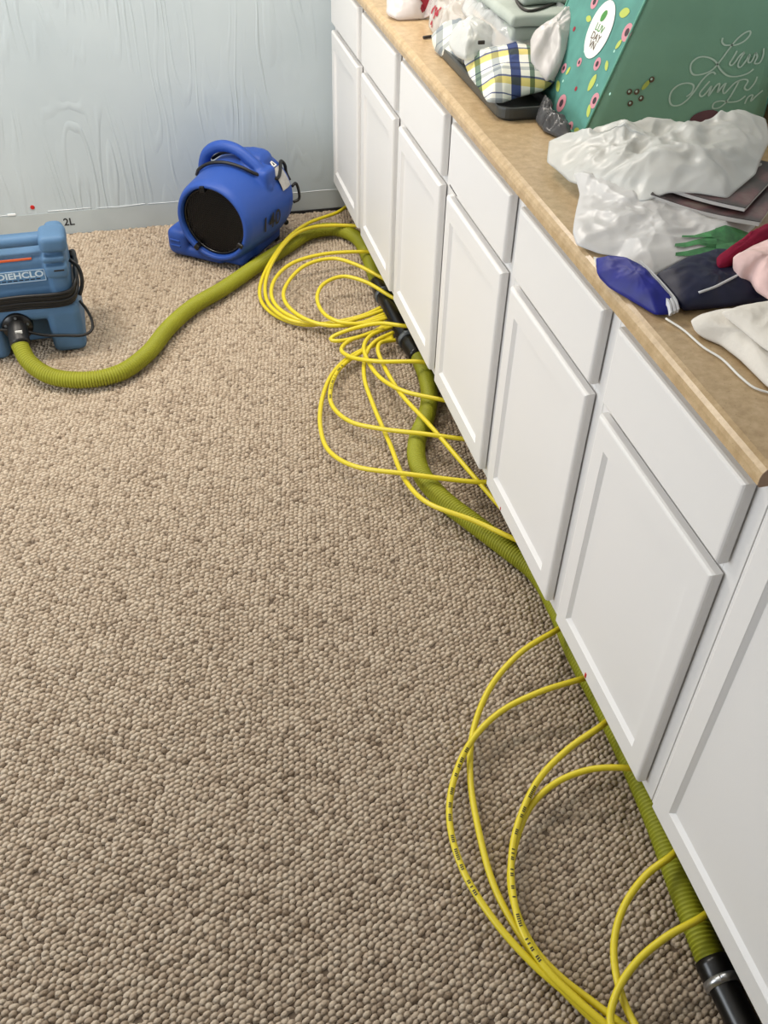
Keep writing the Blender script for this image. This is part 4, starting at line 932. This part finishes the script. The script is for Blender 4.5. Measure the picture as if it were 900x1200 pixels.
# --- green shopping bag
def green_bag():
    A = Vector(BAG_A[0]); B = Vector(BAG_B[0])
    tilt = math.radians(19); H = 0.36; e = Vector((math.sin(tilt), 0, math.cos(tilt)))
    root = empty('shopping_bag', A)
    tag(root, 'sage green reusable shopping bag with floral teal side and pale script', 'shopping bag')
    XE = 0.63-A.x; D = 0.308
    def g(u, v): return Vector((0, u, 0))+e*v          # side (gusset) surface
    def f(x, z): return Vector((x, 0, z))              # front surface
    n = 14
    # front and back panels: slightly bulging sheets with thickness
    def panel(name, y, bulge, m):
        bm = bmesh.new(); L = []
        for s in (0, 1):
            G = []
            for i in range(n+1):
                row = []
                for j in range(n+1):
                    v = H*math.cos(tilt)*j/n; x0 = math.tan(tilt)*v; x1 = XE-0.02*j/n
                    u = i/n; x = x0+(x1-x0)*u
                    w = math.sin(PI*u)*math.sin(PI*min(1, j/n*1.0))
                    row.append(bm.verts.new((x, y+bulge*w+(0.0012 if s else 0)*(1 if bulge <= 0 else -1), v+0.001)))
                G.append(row)
            L.append(G)
        for G in L:
            for i in range(n):
                for j in range(n): bm.faces.new((G[i][j], G[i+1][j], G[i+1][j+1], G[i][j+1]))
        for i in range(n):
            for (a, b2) in ((0, 0), (n, n)):
                bm.faces.new((L[0][i][a], L[0][i+1][a], L[1][i+1][a], L[1][i][a])); bm.faces.new((L[0][a][i], L[0][a][i+1], L[1][a][i+1], L[1][a][i]))
        return obj(name, bm, m, root, True)
    front = panel('front_panel', 0.0, -0.0005, M_BAGGREEN); panel('back_panel', D, 0.004, M_BAGGREEN)
    bm = bmesh.new(); box(bm, 0.0, XE, 0.0, D, 0.0003, 0.004); obj('base_panel', bm, M_BAGGREEN, root)
    bm = bmesh.new(); box(bm, XE-0.0015, XE, 0.0, D, 0.002, H*math.cos(tilt)); obj('far_side_panel', bm, M_BAGTEAL, root)
    bm = bmesh.new(); nv = Vector((math.cos(tilt), 0, -math.sin(tilt)))
    vs = [g(0, 0.001), g(D, 0.001), g(D, H), g(0, H)]
    a = [bm.verts.new(p) for p in vs]; b = [bm.verts.new(p+nv*0.0012) for p in vs]
    bm.faces.new(a); bm.faces.new(b[::-1])
    for k in range(4): bm.faces.new((a[k], a[(k+1) % 4], b[(k+1) % 4], b[k]))
    gs = obj('side_panel', bm, M_BAGTEAL, root)
    for u in (0.0, D):
        bm = bmesh.new(); sweep(bm, [g(u, 0.002)-nv*0.001, g(u, H)-nv*0.001], 0.0024, 8); obj('edge_piping', bm, M_PIPING, root, True)
    bm = bmesh.new(); sweep(bm, [g(0, 0.002)-nv*0.001, g(D, 0.002)-nv*0.001], 0.002, 8); obj('edge_piping', bm, M_PIPING, root, True)
    for yy in (-0.001, D+0.001):
        tube('carry_strap', [(0.18, yy, 0.30), (0.185, yy, 0.37), (0.21, yy, 0.46), (0.27, yy, 0.50), (0.33, yy, 0.46), (0.355, yy, 0.37), (0.36, yy, 0.30)], 0.006, M_PIPING, root, 0.015, 6)
    # printed side: flowers, leaves, dots and the white oval
    out = lambda d: (lambda u, v: g(u, v)-nv*d)
    for u, v, r in FLOWERS:
        bm = bmesh.new(); disc(bm, out(0.0007), u, v, r*0.95, r*1.0, 16); fl = obj('flower_print', bm, M_FLOWER, gs)
        for q in range(1):
            bm = bmesh.new(); disc(bm, out(0.0011), u, v, r*0.42, r*0.45, 12); 
            o = obj('flower_centre', bm, M_FLDARK, gs)
    for k, (u, v, r) in enumerate(LEAVES):
        bm = bmesh.new(); vs = []
        a = 0.6+1.1*k
        for q in range(16):
            t = 2*PI*q/16; x = r*1.15*math.cos(t); y = r*0.6*math.sin(t)*abs(math.sin(t))**0.4
            vs.append(bm.verts.new(out(0.0008)(u+x*math.cos(a)-y*math.sin(a), v+x*math.sin(a)+y*math.cos(a))))
        bm.faces.new(vs); obj('leaf_print', bm, M_LEAF, gs)
    for k, (u, v, r) in enumerate(DOTS):
        bm = bmesh.new(); disc(bm, out(0.0007), u, v, r, r, 8); obj('dot_print', bm, M_REDPRINT if k < 2 else M_DOT, gs)
    ou, ov = OVAL[0]
    bm = bmesh.new(); disc(bm, out(0.0016), ou, ov, 0.047, 0.058, 32, 0.0); ovl = obj('white_oval', bm, M_PAPERW, gs)
    bm = bmesh.new(); disc(bm, out(0.0021), ou+0.006, ov+0.026, 0.009, 0.013, 14, 0.5); obj('leaf_mark', bm, M_LEAFG, gs)
    for s, dv in (('LUV', 0.002), ('DAY', -0.016), ('VN', -0.032)):
        text_obj('oval_lettering', s, 0.021, M_BERRY if dv < 0 else M_LEAFG, gs, lambda u, v, dv=dv: out(0.0022)(ou-u, ov+dv+v), 0.0002)
    # script and berries on the front
    for k, S in enumerate(SCRIPT):
        P = [Vector((x, -1.734, z))-A+Vector((0, -0.0022, 0)) for x, y, z in S]
        path = catmull([tuple(p) for p in P], 0.003)
        bm = bmesh.new(); prev = None
        for i, p in enumerate(path):
            a = path[max(0, i-1)]; b = path[min(len(path)-1, i+1)]; t = (b-a).normalized(); nn = Vector((-t.z, 0, t.x))
            w = 0.0014+0.0006*abs(t.z)
            cur = (bm.verts.new(p+nn*w), bm.verts.new(p-nn*w))
            if prev: bm.faces.new((prev[0], cur[0], cur[1], prev[1]))
            prev = cur
        obj('script_stroke', bm, M_SCRIPT, front)
    for x, y, z in BERRIES:
        bm = bmesh.new(); disc(bm, lambda u, v: Vector((u, -0.0022, v)), x-A.x, z-A.z, 0.0062, 0.0062, 12); obj('berry_print', bm, M_BERRY, front)
        bm = bmesh.new(); disc(bm, lambda u, v: Vector((u, -0.0027, v)), x-A.x-0.0012, z-A.z+0.0012, 0.0026, 0.0026, 10); obj('berry_shine', bm, M_SCRIPT, front)
    bm = bmesh.new(); disc(bm, lambda u, v: Vector((u, -0.0022, v)), 0.128, 0.108, 0.012, 0.005, 14, 0.9); obj('leaf_print', bm, M_LEAF, front)
    bm = bmesh.new(); disc(bm, lambda u, v: Vector((u, -0.0022, v)), 0.285, 0.030, 0.035, 0.016, 18, 0.1); obj('flower_print', bm, M_DIMFLOWER, front)
green_bag()

# --- bag with groceries-style print, magazines and the draped bag
wb = lump('plastic_bag', P_WHITEBAG, 0.012, CT+0.001, F_WHITE, 'white plastic bag with green print under the magazines', 'plastic bag', cr=0.018, cs=7.5, seed=21, na=220, nr=44, pw=3)
def surface_z(o, x, y):
    hit, loc, nrm, idx = o.ray_cast(Vector((x, y, 2)), Vector((0, 0, -1)))
    return loc.z if hit else CT+0.03
def decal_on(o, name, pts, m, d=0.0025):
    """flat print laid on a soft surface: polygon strip following the surface below it"""
    bpy.context.view_layer.update()
    bm = bmesh.new(); prev = None
    for (x0, y0), (x1, y1) in pts:
        row = [bm.verts.new((x0+(x1-x0)*k/4, y0+(y1-y0)*k/4, surface_z(o, x0+(x1-x0)*k/4, y0+(y1-y0)*k/4)+d)) for k in range(5)]
        if prev:
            for k in range(4): bm.faces.new((prev[k], row[k], row[k+1], prev[k+1]))
        prev = row
    return obj(name, bm, m, o)
for k, S in enumerate(GREENPRINTS): decal_on(wb, 'green_print', S, M_GREENPRINT)
LX, LY = 0.055, 0.165
def magazine(c, ang, L1, L2, z, th, sag, label, letters):
    root = empty('magazine', (c[0], c[1], z), ang); tag(root, label, 'magazine', 'magazines under the draped plastic bag')
    n = 10
    def sheet(name, z0, z1, inset, m, par):
        bm = bmesh.new(); G = []
        for zz in (z0, z1):
            g = []
            for i in range(n+1):
                row = []
                for j in range(7):
                    x = inset+(L1-2*inset)*i/n; y = -inset*0.5-(L2-inset)*j/6
                    row.append(bm.verts.new((x, y, zz+sag*math.sin(PI*min(1, i/n))+0.004*math.sin(PI*j/6))))
                g.append(row)
            G.append(g)
        for g in G:
            for i in range(n):
                for j in range(6): bm.faces.new((g[i][j], g[i+1][j], g[i+1][j+1], g[i][j+1]))
        for i in range(n):
            for b in (0, 6): bm.faces.new((G[0][i][b], G[0][i+1][b], G[1][i+1][b], G[1][i][b]))
        for j in range(6):
            for a in (0, n): bm.faces.new((G[0][a][j], G[0][a][j+1], G[1][a][j+1], G[1][a][j]))
        return obj(name, bm, m, par)
    sheet('pages', 0.0, th, 0.0008, M_PAGES, root); cv = sheet('cover', th+0.0002, th+0.0012, 0.0, M_COVER, root)
    if letters:
        text_obj('cover_lettering', letters, 0.06, M_LABELG, cv, lambda u, v: (LX+v*0.9, -LY-u, th+0.0028+sag*math.sin(PI*max(0, min(1, (LX+v*0.9)/L1)))+0.004*math.sin(PI*max(0, min(1, (LY+u)/L2)))), 0.0006)
    return root
magazine((0.282, -2.286), math.radians(134), 0.195, 0.23, 0.967, 0.0075, -0.006, 'lower dark-covered magazine with its pale page edge lying on the white bag', None)
magazine((0.272, -2.250), math.radians(131), 0.155, 0.23, 0.978, 0.006, -0.003, 'upper dark-covered magazine with pale round letters on its cover', 'OC')
lump('plastic_bag', P_DRAPE, 0.026, 0.915, F_DRAPE, 'milky translucent plastic bag draped over the magazines before the green bag', 'plastic bag', cr=0.026, cs=7, seed=33, na=240, nr=50, pw=2.5, shell=0.0025)
bl = lump('satin_pouch', P_BLUE, 0.020, CT+0.001, M_BLUESATIN, 'royal blue satin pouch on the counter edge', 'pouch', cr=0.006, cs=16, seed=41, pw=2.6)
nv = lump('navy_package', P_NAVY, 0.016, CT+0.001, M_NAVY, 'dark navy glossy package behind the royal blue pouch', 'package', cr=0.006, cs=14, seed=42, pw=4)
tube('white_cord', [(x, y, surface_z(nv, x, y)+0.001) for x, y in ((0.098, -2.432), (0.125, -2.43), (0.15, -2.42), (0.19, -2.408))], 0.0022, M_WHITETAG, nv, 0.006, 6)
# white care label band, folded in layers
bp = catmull(BAND, 0.006); bm = bmesh.new(); L = len(bp)-1
for k in range(3):
    prev = None
    for i, p in enumerate(bp):
        f = i/L; q = Vector((0.0045*k*(0.4+f), 0.0015*k, 0.0012*k))
        w = 0.010*(0.5+0.5*math.sin(PI*min(1, f*1.2)))
        c0 = p+q
        cur = [bm.verts.new(c0+Vector((-0.002, 0, -w))), bm.verts.new(c0+Vector((0, 0, 0.001))), bm.verts.new(c0+Vector((0.0035, 0.001, 0.001))), bm.verts.new(c0+Vector((0.003, 0.001, -w)))]
        if prev:
            for a in range(4): bm.faces.new((prev[a], cur[a], cur[(a+1) % 4], prev[(a+1) % 4]))
        else: bm.faces.new(cur)
        prev = cur
    bm.faces.new(prev[::-1])
band = obj('care_label', bm, M_WHITETAG); tag(band, 'folded white printed label band between blue pouch and navy package', 'label')
bm = bmesh.new()
for i in range(int(L*0.35), int(L*0.8)):
    if i % 5 == 4: continue
    p = bp[i]; t = (bp[i+1]-bp[i-1]).normalized()*0.0022; w = 0.010*(0.5+0.5*math.sin(PI*min(1, i/L*1.2)))
    vs = [bm.verts.new(p+t*s1+Vector((-0.0008-0.002*d, -0.0004, -w*d))) for s1, d in ((-1, 0.75), (1, 0.75), (1, 0.25), (-1, 0.25))]
    bm.faces.new(vs)
obj('label_print', bm, M_INKSHADE, band)['kind'] = 'stuff'
lump('cloth', P_MAROON, 0.010, CT+0.02, M_MAROON, 'maroon cloth edge showing under the pale pink cloth', 'cloth', cr=0.006, cs=20, seed=51)
lump('cloth', P_PINK, 0.016, CT+0.03, M_PINK, 'pale pink crumpled cloth lying over the navy package', 'cloth', cr=0.010, cs=14, seed=52)
lump('towel', P_TOWEL1, 0.012, CT+0.001, M_FABWHITE, 'off-white folded towel lying flat nearest the counter end', 'towel', cr=0.004, cs=12, seed=61, pw=5)
lump('towel', P_TOWEL2, 0.010, 0.948, M_FABWHITE, 'smaller off-white cloth folded on top of the flat towel', 'towel', cr=0.004, cs=14, seed=62, pw=5)
o = tube('white_string', P_STRING, 0.0018, M_PAPERW, None, 0.008, 6); tag(o, 'thin white string lying on the counter beside the towel', 'string')
flecks(pb, (0.100, -0.946, 0.955), 12, 5, 5, 0.008, M_REDPRINT, 'red_print')
fb = [x for x in bpy.data.objects if x.name == 'plastic_bag'][0]
flecks(fb, (0.122, -0.795, 0.950), 9, 8, 7, 0.016, M_REDPRINT, 'red_print')
# small paper tip under the blue pouch
bm = bmesh.new(); vs = [(0.010, -2.235), (0.002, -2.262), (0.030, -2.300), (0.040, -2.255)]
a = [bm.verts.new((x, y, CT+0.0006)) for x, y in vs]; b = [bm.verts.new((x, y, CT+0.0022)) for x, y in vs]
bm.faces.new(a); bm.faces.new(b)
for k in range(4): bm.faces.new((a[k], a[(k+1) % 4], b[(k+1) % 4], b[k]))
tag(obj('paper_card', bm, M_PAPERW), 'white paper corner peeking out from under the royal blue pouch', 'paper')
# short dark pen by the far bags
o = tube('pen', [(0.060, -0.985, CT+0.005), (0.105, -0.975, CT+0.005)], 0.004, M_ZIP, None, 0.01, 8); tag(o, 'short dark pen lying on the counter by the far bags', 'pen')
# ceiling lamps that light the room
for x, y, lb in ((-0.30, -0.75, 'flush white ceiling lamp nearer the cabinets'), (-1.60, -0.85, 'flush white ceiling lamp over the left of the carpet')):
    lampf = empty('ceiling_lamp', (x, y, 2.2)); tag(lampf, lb, 'lamp', 'ceiling lamps')
    bm = bmesh.new(); box(bm, -0.31, 0.31, -0.31, 0.31, -0.06, -0.0005, 0.01); obj('lamp_base', bm, M_PAPERW, lampf)
